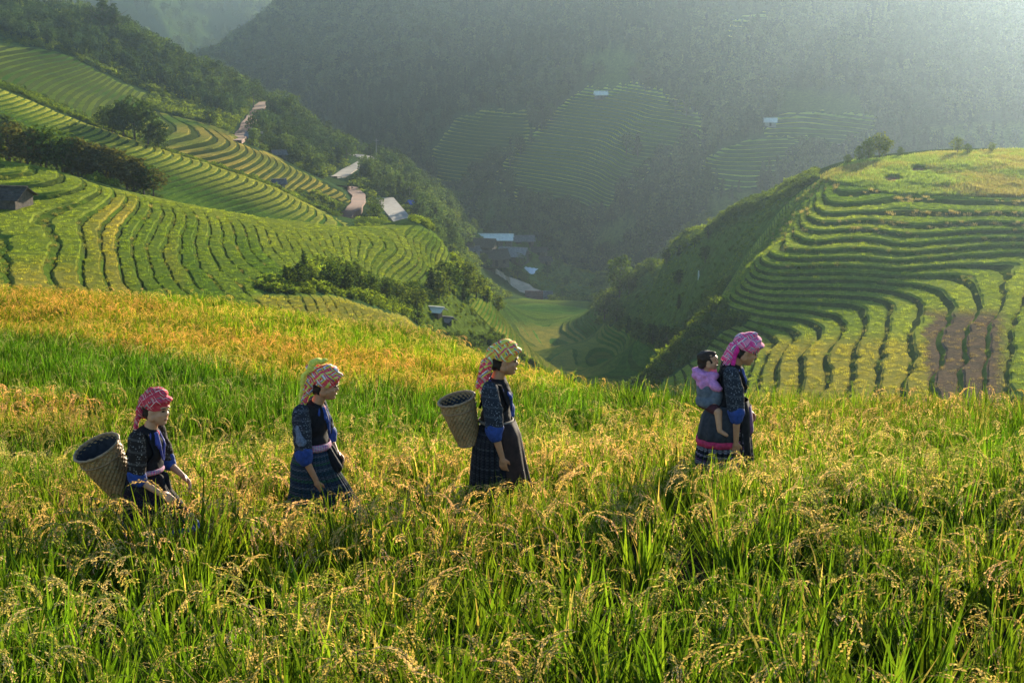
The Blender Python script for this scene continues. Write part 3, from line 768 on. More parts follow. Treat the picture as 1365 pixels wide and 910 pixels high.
def plant_front(people):
    green = [rice_proto(300+i, 30, 1, .56, spread=.10, wblade=.014) for i in range(4)]
    eared = [rice_proto(320+i, 17, 5, .56, spread=.10, grains=63, gr=1.3, wblade=.014) for i in range(6)]
    out = []
    def band(y0, y1, dens, smul):
        half = lambda y: .33*y+1.5
        n = int(dens*(.33*(y1**2-y0**2)+3*(y1-y0))); y = rng.uniform(y0, y1, n*2); y = y[rng.random(len(y)) < half(y)/half(y1)][:n]
        x = rng.uniform(-1, 1, len(y))*half(y)
        # planted in rows, a little out of line
        p = 1/math.sqrt(dens); x = (np.round(x/p))*p+rng.normal(0, p*.22, len(x)); y = np.round(y/p)*p+rng.normal(0, p*.22, len(y))
        out.append((x, y, np.full(len(x), smul)))
    band(5.6, 13, 12, 1.35); band(13, 24, 17, 1.12); band(24, 45, 15, 1.15); band(45, 100, 8, 1.3)
    x, y, sm = (np.concatenate([o[i] for o in out]) for i in range(3))
    ok = np.ones(len(x), bool)
    for bx, by, br in people: ok &= np.hypot(x-bx, (y-by)) > br
    x, y, sm = x[ok], y[ok], sm[ok]
    h = H(x, y)/ST_F; f = h-np.floor(h); z = front_z(x, y)
    col, ears = front_look(x, y, z); n = len(x)
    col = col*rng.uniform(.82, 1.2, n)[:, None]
    pk = np.where(rng.random(n) < ears, 4+rng.integers(0, 6, n), rng.integers(0, 4, n))
    s = rng.uniform(.84, 1.12, n)*(1+.13*fbm(x, y, 1.7, 44, 2))
    # lower where the walkers pass
    lane = np.interp(x, [-6, -2.6, -1.5, -.1, 1.75, 8], [14.3, 14.0, 15.0, 15.2, 15.9, 16.6])
    s *= 1-.22*np.exp(-((y-lane+.4)/.8)**2)*smooth(-3.0, -1.8, x)
    s *= 1+.34*np.exp(-((x+2.55)/1.0)**2-((y-13.1)/.75)**2)
    rot = np.zeros((n, 3)); rot[:, 2] = rng.uniform(0, 6.28, n); rot[:, :2] = rng.normal(0, .08, (n, 2))
    sc = np.stack([s*sm*1.05, s*sm*1.05, s*np.where(sm > 1.2, .95, 1)], 1)
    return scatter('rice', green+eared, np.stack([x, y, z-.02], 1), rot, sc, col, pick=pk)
TUFT = None
def plant_terraces():
    tufts = []
    for i in range(5):
        tufts.append(rice_proto(400+i, 34, 0, .50, spread=.42, wblade=.05, seg=2, name='rice_tuft', bl_len=(.5, 1.0), mat=M_LEAF_I))
        # instance colour carries the rice colour, so the prototype itself is neutral
        me = tufts[-1].data; m = len(me.polygons); face_color_set(me, np.clip(np.random.default_rng(i).normal(1.15, .3, (m, 1)), .5, 2)*np.ones((1, 3)))
    P_, S_, C_ = [], [], []
    for zn, cf, dens, y0, y1 in (('left', col_left, 2.6, 150, 330), ('knoll', col_knoll, 3.4, 150, 268), ('face', col_face, 1.2, 345, 402)):
        x, y, z = candidate(int(dens*.25*(y1**2-y0**2)*1.1), y0, y1)
        m = zone_mask(zn, x, y, z); h = terr_H(zn, x, y); st = ZONES[zn][3]; k = np.floor(h/st); f = h/st-k; B, ZO = profile(zn)
        ok = (m > .6) & (f > B[3]+.02) & (f < B[4]-.01)
        x, y, z, k, m, h = x[ok], y[ok], z[ok], k[ok], m[ok], h[ok]
        zt = T_of(zn, h)*m+h*(1-m)
        c = cf(x, y, z, k.astype(int), np.ones(len(x), bool))*rng.uniform(.6, 1.4, len(x))[:, None]
        px, py = PX(x, y, zt); ok = (px > -240) & (px < 1600)
        if zn == 'knoll': ok &= ~((c[:, 0] < c[:, 1]*1.9) & (c[:, 0] > c[:, 1]*1.2) & (c[:,0] < .16))
        P_.append(np.stack([x, y, zt-.16], 1)[ok]); S_.append(rng.uniform(.45, .85, ok.sum())); C_.append(c[ok])
    # maize and weeds on the hilltop
    x, y, z = candidate(33000, 240, 312, 1080, 1595); ok = plateau(x, y, z) > 0
    px, py = PX(x, y, z)
    for (ax, ay, rx, ry) in ((1190,240,17,5.5),(1225,227,14,4.5)): ok &= np.hypot((px-ax)/rx, (py-ay)/ry) > .95
    x, y, z = x[ok], y[ok], z[ok]
    P_.append(np.stack([x, y, z-.05], 1)); S_.append(rng.uniform(.8, 1.6, len(x))*(1+.3*fbm(x, y, 6, 7, 2)))
    C_.append(lerp(MEADOW*1.2+.04, GOLD*.55+.07, smooth(-.5, .8, fbm(x, y, 9, 47, 2)+rng.normal(0, .4, len(x)))))
    # weeds and dry stalks on the banks
    for zn, dens, y0, y1 in (('left', 1.6, 150, 330), ('knoll', 1.7, 150, 272)):
        x, y, z = candidate(int(dens*.25*(y1**2-y0**2)*1.1), y0, y1)
        m = zone_mask(zn, x, y, z); h = terr_H(zn, x, y); st = ZONES[zn][3]; f = h/st-np.floor(h/st); ok = (m > .3) & (f < profile(zn)[0][2]) & (fbm(x, y, 4, 66, 2) > -.25)
        x, y, m, h = x[ok], y[ok], m[ok], h[ok]; zt = T_of(zn, h)*m+h*(1-m); px, py = PX(x, y, zt)
        if zn == 'knoll': q = ~((px > 1228) & (px < 1345) & (py > 405)) | (rng.random(len(px)) < .25); x, y, zt, px, py = x[q], y[q], zt[q], px[q], py[q]
        dry = np.clip((zn == 'knoll')*(1-smooth(300, 330, py))*.75+rng.normal(.1, .25, len(x)), 0, 1)
        P_.append(np.stack([x, y, zt-.08], 1)); S_.append(rng.uniform(.3, .7, len(x))*(1+.7*dry)); C_.append(lerp(BANK*rng.uniform(.9, 2.0, len(x))[:, None], np.array([.30,.24,.13]), dry))
    p = np.concatenate(P_); s = np.concatenate(S_); c = np.concatenate(C_); n = len(p)
    rot = np.zeros((n, 3)); rot[:, 2] = rng.uniform(0, 6.28, n); rot[:, :2] = rng.normal(0, .08, (n, 2))
    return scatter('terrace_rice', tufts, p, rot, s[:, None]*np.ones((1, 3)), c)
def face_color_set(me, cols):
    c = np.ones((len(cols), 4)); c[:, :3] = cols; me.attributes['shade'].data.foreach_set('color', c.ravel())
# ------------------------------------------------------------------ people
def simple_mat(name, col, rough=.8, nscale=0, namp=.25, spec=.3, bumpd=0.0):
    m, nt, b = new_mat(name); b.inputs['Roughness'].default_value = rough; b.inputs['Specular IOR Level'].default_value = spec
    if nscale:
        tc = nt.nodes.new('ShaderNodeTexCoord'); n = noise_at(nt, nscale, 4, .6, tc.outputs['Object'])
        lo = tuple(c*(1-namp) for c in col); hi = tuple(min(1, c*(1+namp)) for c in col)
        L(nt, ramp(nt, n, [(.3, lo), (.7, hi)]), b.inputs['Base Color'])
        if bumpd: bump(nt, b, n, .6, bumpd)
    else: b.inputs['Base Color'].default_value = (*col, 1)
    return m
def stripes(nt, vec, direction, freq, phase=0.0):
    """0..1 saw along a direction"""
    d = nt.nodes.new('ShaderNodeVectorMath'); d.operation = 'DOT_PRODUCT'; L(nt, vec, d.inputs[0]); d.inputs[1].default_value = direction
    m = nt.nodes.new('ShaderNodeMath'); m.operation = 'MULTIPLY_ADD'; L(nt, d.outputs['Value'], m.inputs[0]); m.inputs[1].default_value = freq; m.inputs[2].default_value = phase
    f = nt.nodes.new('ShaderNodeMath'); f.operation = 'FRACT'; L(nt, m.outputs[0], f.inputs[0]); return f.outputs[0]
def plaid(name, stops_a, stops_b, fa=9.0, fb=9.0, warp=.02, da=(.75,.2,.65), db=(-.6,.35,.75), uv=False):
    m, nt, b = new_mat(name); tc = nt.nodes.new('ShaderNodeTexCoord'); co = tc.outputs['UV' if uv else 'Object']
    nz = N(nt, 'ShaderNodeTexNoise', Scale=9 if not uv else 5, Detail=2); L(nt, co, nz.inputs['Vector'])
    mx = nt.nodes.new('ShaderNodeVectorMath'); mx.operation = 'MULTIPLY_ADD'; L(nt, nz.outputs['Color'], mx.inputs[0]); mx.inputs[1].default_value = (warp*3,)*3; L(nt, co, mx.inputs[2])
    a = ramp(nt, stripes(nt, mx.outputs[0], da, fa), stops_a, 'CONSTANT'); c = ramp(nt, stripes(nt, mx.outputs[0], db, fb, .37), stops_b, 'CONSTANT')
    n3 = N(nt, 'ShaderNodeTexNoise', Scale=22 if not uv else 14, Detail=2); L(nt, co, n3.inputs['Vector'])
    f = ramp(nt, n3.outputs['Fac'], [(.40, (.08,.08,.08)), (.5, (.9,.9,.9))], 'CONSTANT')
    col = mixc(nt, f, a, c)
    L(nt, col, b.inputs['Base Color']); b.inputs['Roughness'].default_value = .85; b.inputs['Specular IOR Level'].default_value = .2
    fine = N(nt, 'ShaderNodeTexNoise', Scale=60, Detail=3); L(nt, co, fine.inputs['Vector']); bump(nt, b, fine.outputs['Fac'], .5, .004)
    return m
def batik(name, dark, light, scale=70.0, amount=.5):
    """printed cloth with small woven figures"""
    m, nt, b = new_mat(name); tc = nt.nodes.new('ShaderNodeTexCoord'); co = tc.outputs['Object']
    v = N(nt, 'ShaderNodeTexVoronoi', Scale=scale); v.distance = 'MANHATTAN'; L(nt, co, v.inputs['Vector'])
    n2 = N(nt, 'ShaderNodeTexNoise', Scale=scale*.22, Detail=3); L(nt, co, n2.inputs['Vector'])
    s1 = ramp(nt, stripes(nt, co, (.1, .1, 1), scale*.22), [(0, (0,0,0)), (.72, (1,1,1)), (.9, (0,0,0))], 'CONSTANT')
    a = ramp(nt, v.outputs['Distance'], [(0, light), (.30, light), (.42, dark)], 'CONSTANT')
    c = mixc(nt, ramp(nt, n2.outputs['Fac'], [(.5-.25*amount, (0,0,0)), (.62, (1,1,1))]), dark, a)
    c = mixc(nt, mixc(nt, .16, (0,0,0), s1), c, light)
    L(nt, c, b.inputs['Base Color']); b.inputs['Roughness'].default_value = .9; b.inputs['Specular IOR Level'].default_value = .1
    return m
def skirt_mat(name, bands, hem, freq_u=26):
    """pleated skirt cloth: UV v runs from waist (0) to hem (1)"""
    m, nt, b = new_mat(name); tc = nt.nodes.new('ShaderNodeTexCoord'); co = tc.outputs['UV']
    v = N(nt, 'ShaderNodeSeparateXYZ'); L(nt, co, v.inputs[0])
    base = ramp(nt, stripes(nt, co, (0, 1, 0), 5.0), bands, 'CONSTANT')
    u = ramp(nt, stripes(nt, co, (1, 0, 0), freq_u), [(0, (1,1,1)), (.55, (.35,.35,.4)), (.7, (1.3,1.3,1.3)), (.8, (.7,.7,.7))], 'CONSTANT')
    ch = N(nt, 'ShaderNodeTexChecker', Scale=60.0); L(nt, co, ch.inputs['Vector']); ch.inputs['Color1'].default_value = (1.2,1.2,1.2,1); ch.inputs['Color2'].default_value = (.55,.55,.6,1)
    c = mixc(nt, 1, mixc(nt, 1, base, u, 'MULTIPLY'), ch.outputs['Color'], 'MULTIPLY')
    h = ramp(nt, stripes(nt, co, (0, 1, 0), 1/1.0001), hem, 'CONSTANT'); hf = ramp(nt, v.outputs['Y'], [(0, (0,0,0)), (hem[1][0], (.85,.85,.85))], 'CONSTANT')
    c = mixc(nt, hf, c, h)
    n = noise_at(nt, 60, 3, .6, co); c = mixc(nt, 1, c, ramp(nt, n, [(.35, (.7,.7,.7)), (.65, (1.2,1.2,1.2))]), 'MULTIPLY')
    L(nt, c, b.inputs['Base Color']); b.inputs['Roughness'].default_value = .85; b.inputs['Specular IOR Level'].default_value = .15
    return m
M_SKIN = simple_mat('skin', (.50,.235,.11), .5, 25, .10, .35); M_SKIN2 = simple_mat('skin_child', (.62,.31,.16), .5, 25, .08, .35)
M_HAIR = simple_mat('black_hair', (.012,.009,.008), .45, 60, .4, .4)
M_BLACK = simple_mat('black_cloth', (.013,.012,.014), .85, 30, .5, .15, .003); M_NAVY = simple_mat('blue_cloth', (.03,.065,.24), .75, 40, .3, .2, .003)
M_COLLAR = simple_mat('violet_blue_collar', (.06,.07,.28), .8, 40, .3); M_BROWN = simple_mat('dark_brown_apron', (.035,.020,.017), .8, 20, .4, .2, .004)
M_EYE = simple_mat('eye', (.01,.008,.007), .2); M_LIP = simple_mat('lips', (.32,.09,.07), .5); M_PINK = simple_mat('pink_cloth', (.70,.28,.52), .9, 35, .25, .1, .006)
M_RED = simple_mat('magenta_cloth', (.50,.03,.09), .8, 30, .3); M_SHOE = simple_mat('dark_shoe', (.02,.018,.018), .6); M_GREY = simple_mat('grey_carrier_cloth', (.14,.16,.18), .9, 30, .3, .1, .004)
B_DK, B_LT = (.028,.032,.040), (.20,.22,.25)
M_BATIK = batik('grey_batik', B_DK, B_LT, 60, .8); M_BATIK2 = batik('brown_batik', (.03,.022,.018), (.32,.28,.24), 50, .9)
RED_P = [(0,(.62,.03,.05)),(.22,(.9,.75,.6)),(.27,(.70,.04,.07)),(.45,(.75,.08,.14)),(.55,(.03,.08,.12)),(.60,(.62,.03,.05)),(.75,(.1,.45,.35)),(.80,(.85,.30,.25))]
RED_Q = [(0,(.66,.04,.06)),(.3,(.95,.85,.75)),(.35,(.6,.03,.05)),(.6,(.08,.35,.30)),(.68,(.70,.06,.08))]
MULTI_P = [(0,(.78,.03,.06)),(.16,(.9,.85,.75)),(.2,(.80,.05,.10)),(.36,(.04,.10,.35)),(.44,(.80,.70,.06)),(.60,(.80,.04,.05)),(.7,(.1,.4,.35)),(.8,(.85,.75,.7))]
MULTI_Q = [(0,(.85,.06,.10)),(.3,(.85,.75,.08)),(.42,(.06,.10,.35)),(.5,(.9,.85,.7)),(.58,(.82,.05,.06)),(.8,(.75,.72,.12))]
YEL_P = [(0,(.85,.62,.10)),(.16,(.85,.12,.05)),(.32,(.80,.75,.12)),(.42,(.05,.10,.42)),(.55,(.85,.70,.12)),(.66,(.75,.04,.10)),(.82,(.25,.60,.12)),(.90,(.9,.85,.7))]
YEL_Q = [(0,(.88,.66,.08)),(.3,(.85,.20,.06)),(.42,(.85,.72,.12)),(.6,(.35,.62,.10)),(.68,(.88,.60,.08)),(.86,(.80,.05,.18))]
PNK_P = [(0,(.85,.12,.30)),(.2,(.9,.7,.7)),(.3,(.04,.05,.12)),(.38,(.85,.2,.35)),(.55,(.08,.2,.4)),(.65,(.9,.75,.7)),(.72,(.80,.05,.22))]
PNK_Q = [(0,(.85,.25,.35)),(.3,(.05,.15,.3)),(.38,(.9,.75,.65)),(.5,(.82,.1,.28)),(.8,(.1,.1,.15)),(.86,(.85,.3,.4))]

def blob(name, prims, voxel, mat, parent=None, smooth_it=4, noise=0.0, nsc=30, label=None):
    """one continuous skin grown over overlapping rounded shapes"""
    bm = bmesh.new()
    for p in prims:
        if p[0] == 'e':
            _, c, r = p[:3]; rot = p[3] if len(p) > 3 else (0, 0, 0)
            M = Matrix.Translation(c) @ Matrix.Rotation(rot[2], 4, 'Z') @ Matrix.Rotation(rot[1], 4, 'Y') @ Matrix.Rotation(rot[0], 4, 'X') @ Matrix.Diagonal((*r, 1))
            bmesh.ops.create_icosphere(bm, subdivisions=3, radius=1.0, matrix=M)
        else:
            _, a, b, ra, rb = p; a = Vector(a); b = Vector(b); d = b-a
            for q, r in ((a, ra), (b, rb)): bmesh.ops.create_icosphere(bm, subdivisions=2, radius=r, matrix=Matrix.Translation(q))
            if d.length > 1e-4:
                M = Matrix.Translation((a+b)/2) @ d.to_track_quat('Z', 'Y').to_matrix().to_4x4()
                bmesh.ops.create_cone(bm, cap_ends=True, segments=16, radius1=ra, radius2=rb, depth=d.length, matrix=M)
    me = bpy.data.meshes.new(name); bm.to_mesh(me); bm.free()
    o = bpy.data.objects.new(name, me); COL.objects.link(o)
    md = o.modifiers.new('r', 'REMESH'); md.mode = 'VOXEL'; md.voxel_size = voxel; md.use_smooth_shade = True
    if smooth_it: ms = o.modifiers.new('s', 'SMOOTH'); ms.factor = .6; ms.iterations = smooth_it
    dg = bpy.context.evaluated_depsgraph_get(); ev = o.evaluated_get(dg); m2 = bpy.data.meshes.new_from_object(ev)
    o.modifiers.clear(); o.data = m2; m2.name = name; bpy.data.meshes.remove(me)
    if noise:
        n = len(m2.vertices); co = np.empty(n*3); m2.vertices.foreach_get('co', co); co = co.reshape(-1, 3)
        nr = np.empty(n*3); m2.vertices.foreach_get('normal', nr); nr = nr.reshape(-1, 3)
        v = vnoise(co[:,0]*nsc+co[:,2]*nsc*.7, co[:,2]*nsc*1.0+co[:,1]*nsc, 3)*.6+vnoise(co[:,0]*nsc*.4-co[:,1]*nsc*.8, co[:,2]*nsc*.45+5, 9)
        co += nr*(v*noise)[:, None]; m2.vertices.foreach_set('co', co.ravel())
    m2.materials.clear(); m2.materials.append(mat); m2.polygons.foreach_set('use_smooth', np.ones(len(m2.polygons), bool)); m2.update()
    if parent is not None: o.parent = parent
    if label: o['label'] = label
    return o
def loft(name, rings, mat, parent=None, n=64, pleat=0, close=True, thick=.004, label=None, arc=(0, 2*math.pi)):
    """rings: (centre, rx, ry, pleat depth) -> cloth surface with UV"""
    V = []; F = []; full = abs(arc[1]-arc[0]-2*math.pi) < 1e-6; cols = n if full else n+1
    for (c, rx, ry, pd) in rings:
        for i in range(cols):
            t = arc[0]+(arc[1]-arc[0])*i/n; k = 1+pd*math.cos(pleat*t+.7*math.sin(3*t)); V.append((c[0]+rx*k*math.cos(t), c[1]+ry*k*math.sin(t), c[2]))
    for j in range(len(rings)-1):
        for i in range(n): i2 = (i+1) % cols; F.append((j*cols+i, j*cols+i2, (j+1)*cols+i2, (j+1)*cols+i))
    o = mesh_obj(name, V, F, [mat], parent, smooth_=True)
    uv = o.data.uv_layers.new(name='UVMap'); li = 0; R_ = len(rings)-1
    for f in o.data.polygons:
        j, i = divmod(f.index, n)
        for (a, b) in ((i, j), (i+1, j), (i+1, j+1), (i, j+1)):
            uv.data[li].uv = (a/n, b/R_); li += 1
    if thick: md = o.modifiers.new('thickness', 'SOLIDIFY'); md.thickness = thick
    if label: o['label'] = label
    return o
def hand_prims(wrist, fdir, palm_n, s=1.0, curl=.5, side=1):
    """palm, four fingers and a thumb; fdir: towards the fingertips, palm_n: out of the palm"""
    w = Vector(wrist); f = Vector(fdir).normalized(); pn = Vector(palm_n); pn = (pn-f*pn.dot(f)).normalized(); sd = f.cross(pn)*side
    out = [('c', w, w+f*.035*s, .021*s, .024*s)]
    for k in (-1.5, -.5, .5, 1.5): out.append(('c', w+f*.03*s+sd*.012*k*s, w+f*.078*s+sd*.0165*k*s, .0125*s, .0115*s))
    for k, ln in ((-1.5, .056), (-.5, .070), (.5, .075), (1.5, .068)):
        p = w+f*.082*s+sd*.0175*k*s; a = .25+curl*.3; L_ = ln*s
        for seg, q in enumerate((.42, .33, .27)):
            d = f*math.cos(a)+pn*math.sin(a); p2 = p+d*L_*q; out.append(('c', p, p2, (.0092-.0007*seg)*s, (.0085-.0009*seg)*s)); p = p2; a += curl*(.75-.1*k)
    p = w+f*.022*s+sd*.022*s; d = (f*.65+sd*.55+pn*.45).normalized(); p2 = p+d*.036*s; p3 = p2+(f*.9+pn*.35+sd*.05).normalized()*.030*s
    out += [('c', p, p2, .0125*s, .0105*s), ('c', p2, p3, .010*s, .008*s)]
    return out
def head_prims(c, tilt=0.0, yaw=0.0, s=1.0):
    """head facing +x, centre of the skull at c; tilt>0 looks down"""
    out = []; c = Vector(c); Rm = Matrix.Rotation(yaw, 3, 'Z') @ Matrix.Rotation(tilt, 3, 'Y')
    def e(x, y, z, rx, ry, rz): out.append(('e', c+Rm @ Vector((x, y, z))*s, (rx*s, ry*s, rz*s), (0, tilt, yaw)))
    e(-.012, 0, .018, .090, .073, .085); e(.026, 0, -.040, .058, .058, .068); e(.046, 0, -.082, .030, .034, .026)
    e(.070, 0, .030, .022, .048, .018)                       # brow
    e(.082, 0, -.020, .020, .011, .016); e(.080, 0, .002, .012, .009, .022); e(.078, .010, -.026, .010, .008, .008); e(.078, -.010, -.026, .010, .008, .008)
    e(.072, 0, -.053, .014, .020, .006); e(.070, 0, -.063, .014, .017, .007); e(.068, 0, -.088, .014, .016, .012)
    for q in (-1, 1): e(.052, .034*q, -.028, .026, .020, .022); e(.000, .072*q, -.015, .016, .008, .028); e(.0, .06*q, -.05, .03, .02, .03)
    return out, (lambda x, y, z: c+Rm @ Vector((x, y, z))*s)
def face_parts(at, s, parent, tilt, yaw, lip=M_LIP):
    for q in (-1, 1):
        small('eye', at(.079, .026*q, .004), (.008*s, .013*s, .0058*s), M_EYE, parent, (0, tilt, yaw+.35*q))
        small('eyebrow', at(.085, .028*q, .026), (.007*s, .018*s, .0034*s), M_HAIR, parent, (0, tilt, yaw+.4*q))
    small('mouth', at(.081, 0, -.058), (.008*s, .020*s, .0055*s), lip, parent, (0, tilt, yaw))
def small(name, c, r, mat, parent, rot=(0,0,0), sub=2):
    bm = bmesh.new(); M = Matrix.Translation(c) @ Matrix.Rotation(rot[2], 4, 'Z') @ Matrix.Rotation(rot[1], 4, 'Y') @ Matrix.Rotation(rot[0], 4, 'X') @ Matrix.Diagonal((*r, 1))
    bmesh.ops.create_icosphere(bm, subdivisions=sub, radius=1, matrix=M); me = bpy.data.meshes.new(name); bm.to_mesh(me); bm.free()
    me.materials.append(mat); me.polygons.foreach_set('use_smooth', np.ones(len(me.polygons), bool))
    o = bpy.data.objects.new(name, me); COL.objects.link(o); o.parent = parent; return o
def scarf(at, s, mat, parent, kind, tilt, yaw):
    e = []; rot = (0, tilt, yaw)
    def E(x, y, z, rx, ry, rz, r2=None): e.append(('e', at(x, y, z), (rx*s, ry*s, rz*s), r2 or rot))
    E(-.015, 0, .055, .104, .088, .075)
    E(.01, 0, .062, .102, .090, .035, (0, tilt-.22, yaw)); E(-.01, 0, .095, .090, .082, .032, (.15, tilt-.35, yaw)); E(-.03, 0, .120, .066, .066, .028, (-.2, tilt-.5, yaw))
    if kind == 'pointed': E(.01, 0, .142, .045, .045, .020); E(-.03, -.02, .14, .03, .03, .018)
    if kind in ('tail', 'knot', 'pointed'):
        E(-.095, 0, .04, .045, .065, .060); E(-.110, -.01, -.02, .040, .060, .065)
    dz = .26 if kind == 'tail' else .17
    p = at(-.115, -.02, .0); q = p+Vector((-.045, 0, -dz))*s
    for k in range(3): e.append(('c', p+Vector((0, (k-1)*.035, 0))*s, q+Vector((-.012*k, (k-1)*.03, .03*k))*s, .024*s, .012*s))
    if kind == 'knot':
        for k in range(6): a = k*1.05; e.append(('e', at(-.085+.04*math.cos(a), -.03+.03*math.sin(a), .115+.012*(k % 2)), (.026*s, .022*s, .020*s), (0, 0, a)))
    return blob('headscarf', e, .0065*s, mat, parent, 1, .0035*s, 42)
def person(name_label, X, Yd, head_row, spec):
    """builds the figure 1.5 m tall standing at the origin and facing +x, then sets it on the ground"""
    x = (X-682.5)/FPX*Yd*1.02; gz = float(front_z(np.array([x]), np.array([Yd]))[0])
    ztop = W(X, head_row, Yd)[2]; s_all = (ztop-gz)/spec['top']
    root = empty('person', (x, Yd, gz), spec.get('rz', 0)); root.scale = (s_all*1.02, s_all*1.02, s_all)
    tag(root, name_label, 'person', None)
    return root, s_all
def base_woman(root, sp):
    """shared construction; sp holds joints in metres"""
    skin = sp.get('skin', M_SKIN); hs = sp.get('hs', 1.0)
    hp, at = head_prims(sp['head'], sp.get('tilt', 0), sp.get('yaw', 0), hs)
    ns = Vector(sp['neck']); hip = Vector(sp['hip']); ch = Vector(sp['chest'])
    pr = list(hp); pr.append(('c', ns+Vector((-.01, 0, -.03)), at(-.025, 0, -.06), .047*hs, .045*hs))
    pr += [('e', ch, (.085, .125, .13)), ('e', (ch+hip)/2, (.08, .11, .15)), ('e', hip, (.10, .135, .11))]
    for q, arm in ((-1, sp['armR']), (1, sp['armL'])):
        sh, el, wr, fd, pn, curl = arm
        pr += [('c', ch+Vector((0, .06*q, .07)), sh, .045, .047), ('c', sh, el, .044, .034), ('c', el, wr, .034, .0215)]
        pr += hand_prims(wr, fd, pn, .95, curl, -q)
    for kn, an, toe in sp['legs']:
        q = 1 if kn[1] > 0 else -1
        pr += [('c', hip+Vector((0, .065*q, -.03)), kn, .078, .050), ('c', kn, an, .052, .032), ('c', an, toe, .030, .024)]
    blob('body', pr, .0062, skin, root, 3)
    face_parts(at, hs, root, sp.get('tilt', 0), sp.get('yaw', 0))
    # hair showing under the scarf
    t, yw = sp.get('tilt', 0), sp.get('yaw', 0)
    blob('hair', [('e', at(-.028, 0, .02), (.088*hs, .078*hs, .080*hs), (0, t, yw)), ('e', at(-.065, 0, -.035), (.045*hs, .060*hs, .050*hs), (0, t, yw)),
                  ('e', at(.005, -.064, .030), (.026*hs, .013*hs, .030*hs), (0, t, yw)), ('e', at(.005, .064, .030), (.026*hs, .013*hs, .030*hs), (0, t, yw)), ('e', at(-.030, -.052, -.015), (.036*hs, .020*hs, .058*hs), (0, t, yw)), ('e', at(-.030, .052, -.015), (.036*hs, .020*hs, .058*hs), (0, t, yw))], .006, M_HAIR, root, 2, .002, 60)
    # jacket, sleeves, cuffs
    blob('jacket', [('e', ch+Vector((0,0,.0)), (.122, .160, .15)), ('e', (ch+hip)/2, (.114, .142, .17)), ('e', hip+Vector((0,0,.02)), (.128, .158, .12)),
                    ('c', ch+Vector((-.01, -.07, .08)), sp['armR'][0], .070, .064), ('c', ch+Vector((-.01, .07, .08)), sp['armL'][0], .070, .064),
                    ('c', ns+Vector((-.012, 0, -.035)), ch+Vector((0,0,.08)), .052, .10)], .009, sp.get('jacket', M_BLACK), root, 4, .010, 15)
    for q, arm in ((-1, sp['armR']), (1, sp['armL'])):
        sh, el = Vector(arm[0]), Vector(arm[1]); d = el-sh; wr = Vector(arm[2])
        blob('sleeve', [('c', sh+Vector((0, 0, .01)), sh+d*.45, .066, .074), ('c', sh+d*.45, sh+d*.9, .074, .066)], .008, sp.get('sleeve', M_BATIK), root, 3, .009, 20)
        e2 = (wr-el).normalized()
        blob('cuff', [('c', sh+d*.88, sh+d*.98, .071, .068), ('c', el, el+e2*.03, .064, .056)], .007, M_NAVY, root, 2, .006, 26)
    # collar: a band round the neck that runs down the front
    cr = []
    for k in range(15):
        a = math.pi*(.12+1.76*k/14); cr.append(ns+Vector((-.008+.062*math.cos(a), .058*math.sin(a), -.030+.020*-math.cos(a)*.9)))
    col = [('c', cr[i], cr[i+1], .0155, .0155) for i in range(14)]
    for q, st in ((1, cr[0]), (-1, cr[-1])):
        col.append(('c', st, ch+Vector((.112, .040*q, .02)), .019, .019)); col.append(('c', st+Vector((-.01,.012*q,0)), ch+Vector((.100, .062*q, .045)), .016, .014)); col.append(('c', ch+Vector((.114, .036*q, .02)), ch+Vector((.124, .008*q, -.09)), .013, .008))
    for q in (-1, 1): col.append(('c', cr[2 if q > 0 else -3], ch+Vector((.055, .095*q, .085)), .017, .013))
    blob('collar', col, .006, sp.get('collar', M_NAVY), root, 1)
    blob('undershirt', [('e', ns+Vector((.018, 0, -.055)), (.052, .040, .045)), ('e', ch+Vector((.045,0,.06)), (.058, .035, .07))], .007, sp.get('under', M_RED), root, 1)
    return at
def belt(root, c, rx, ry, z, h, mat):
    loft('sash', [((c[0], 0, z+h/2), rx, ry, 0), ((c[0], 0, z+h*.2), rx+.008, ry+.008, .004), ((c[0], 0, z-h*.2), rx+.008, ry+.008, .004), ((c[0], 0, z-h/2), rx+.002, ry+.002, 0)], mat, root, 48, 9)
BASKET_LABELS = []
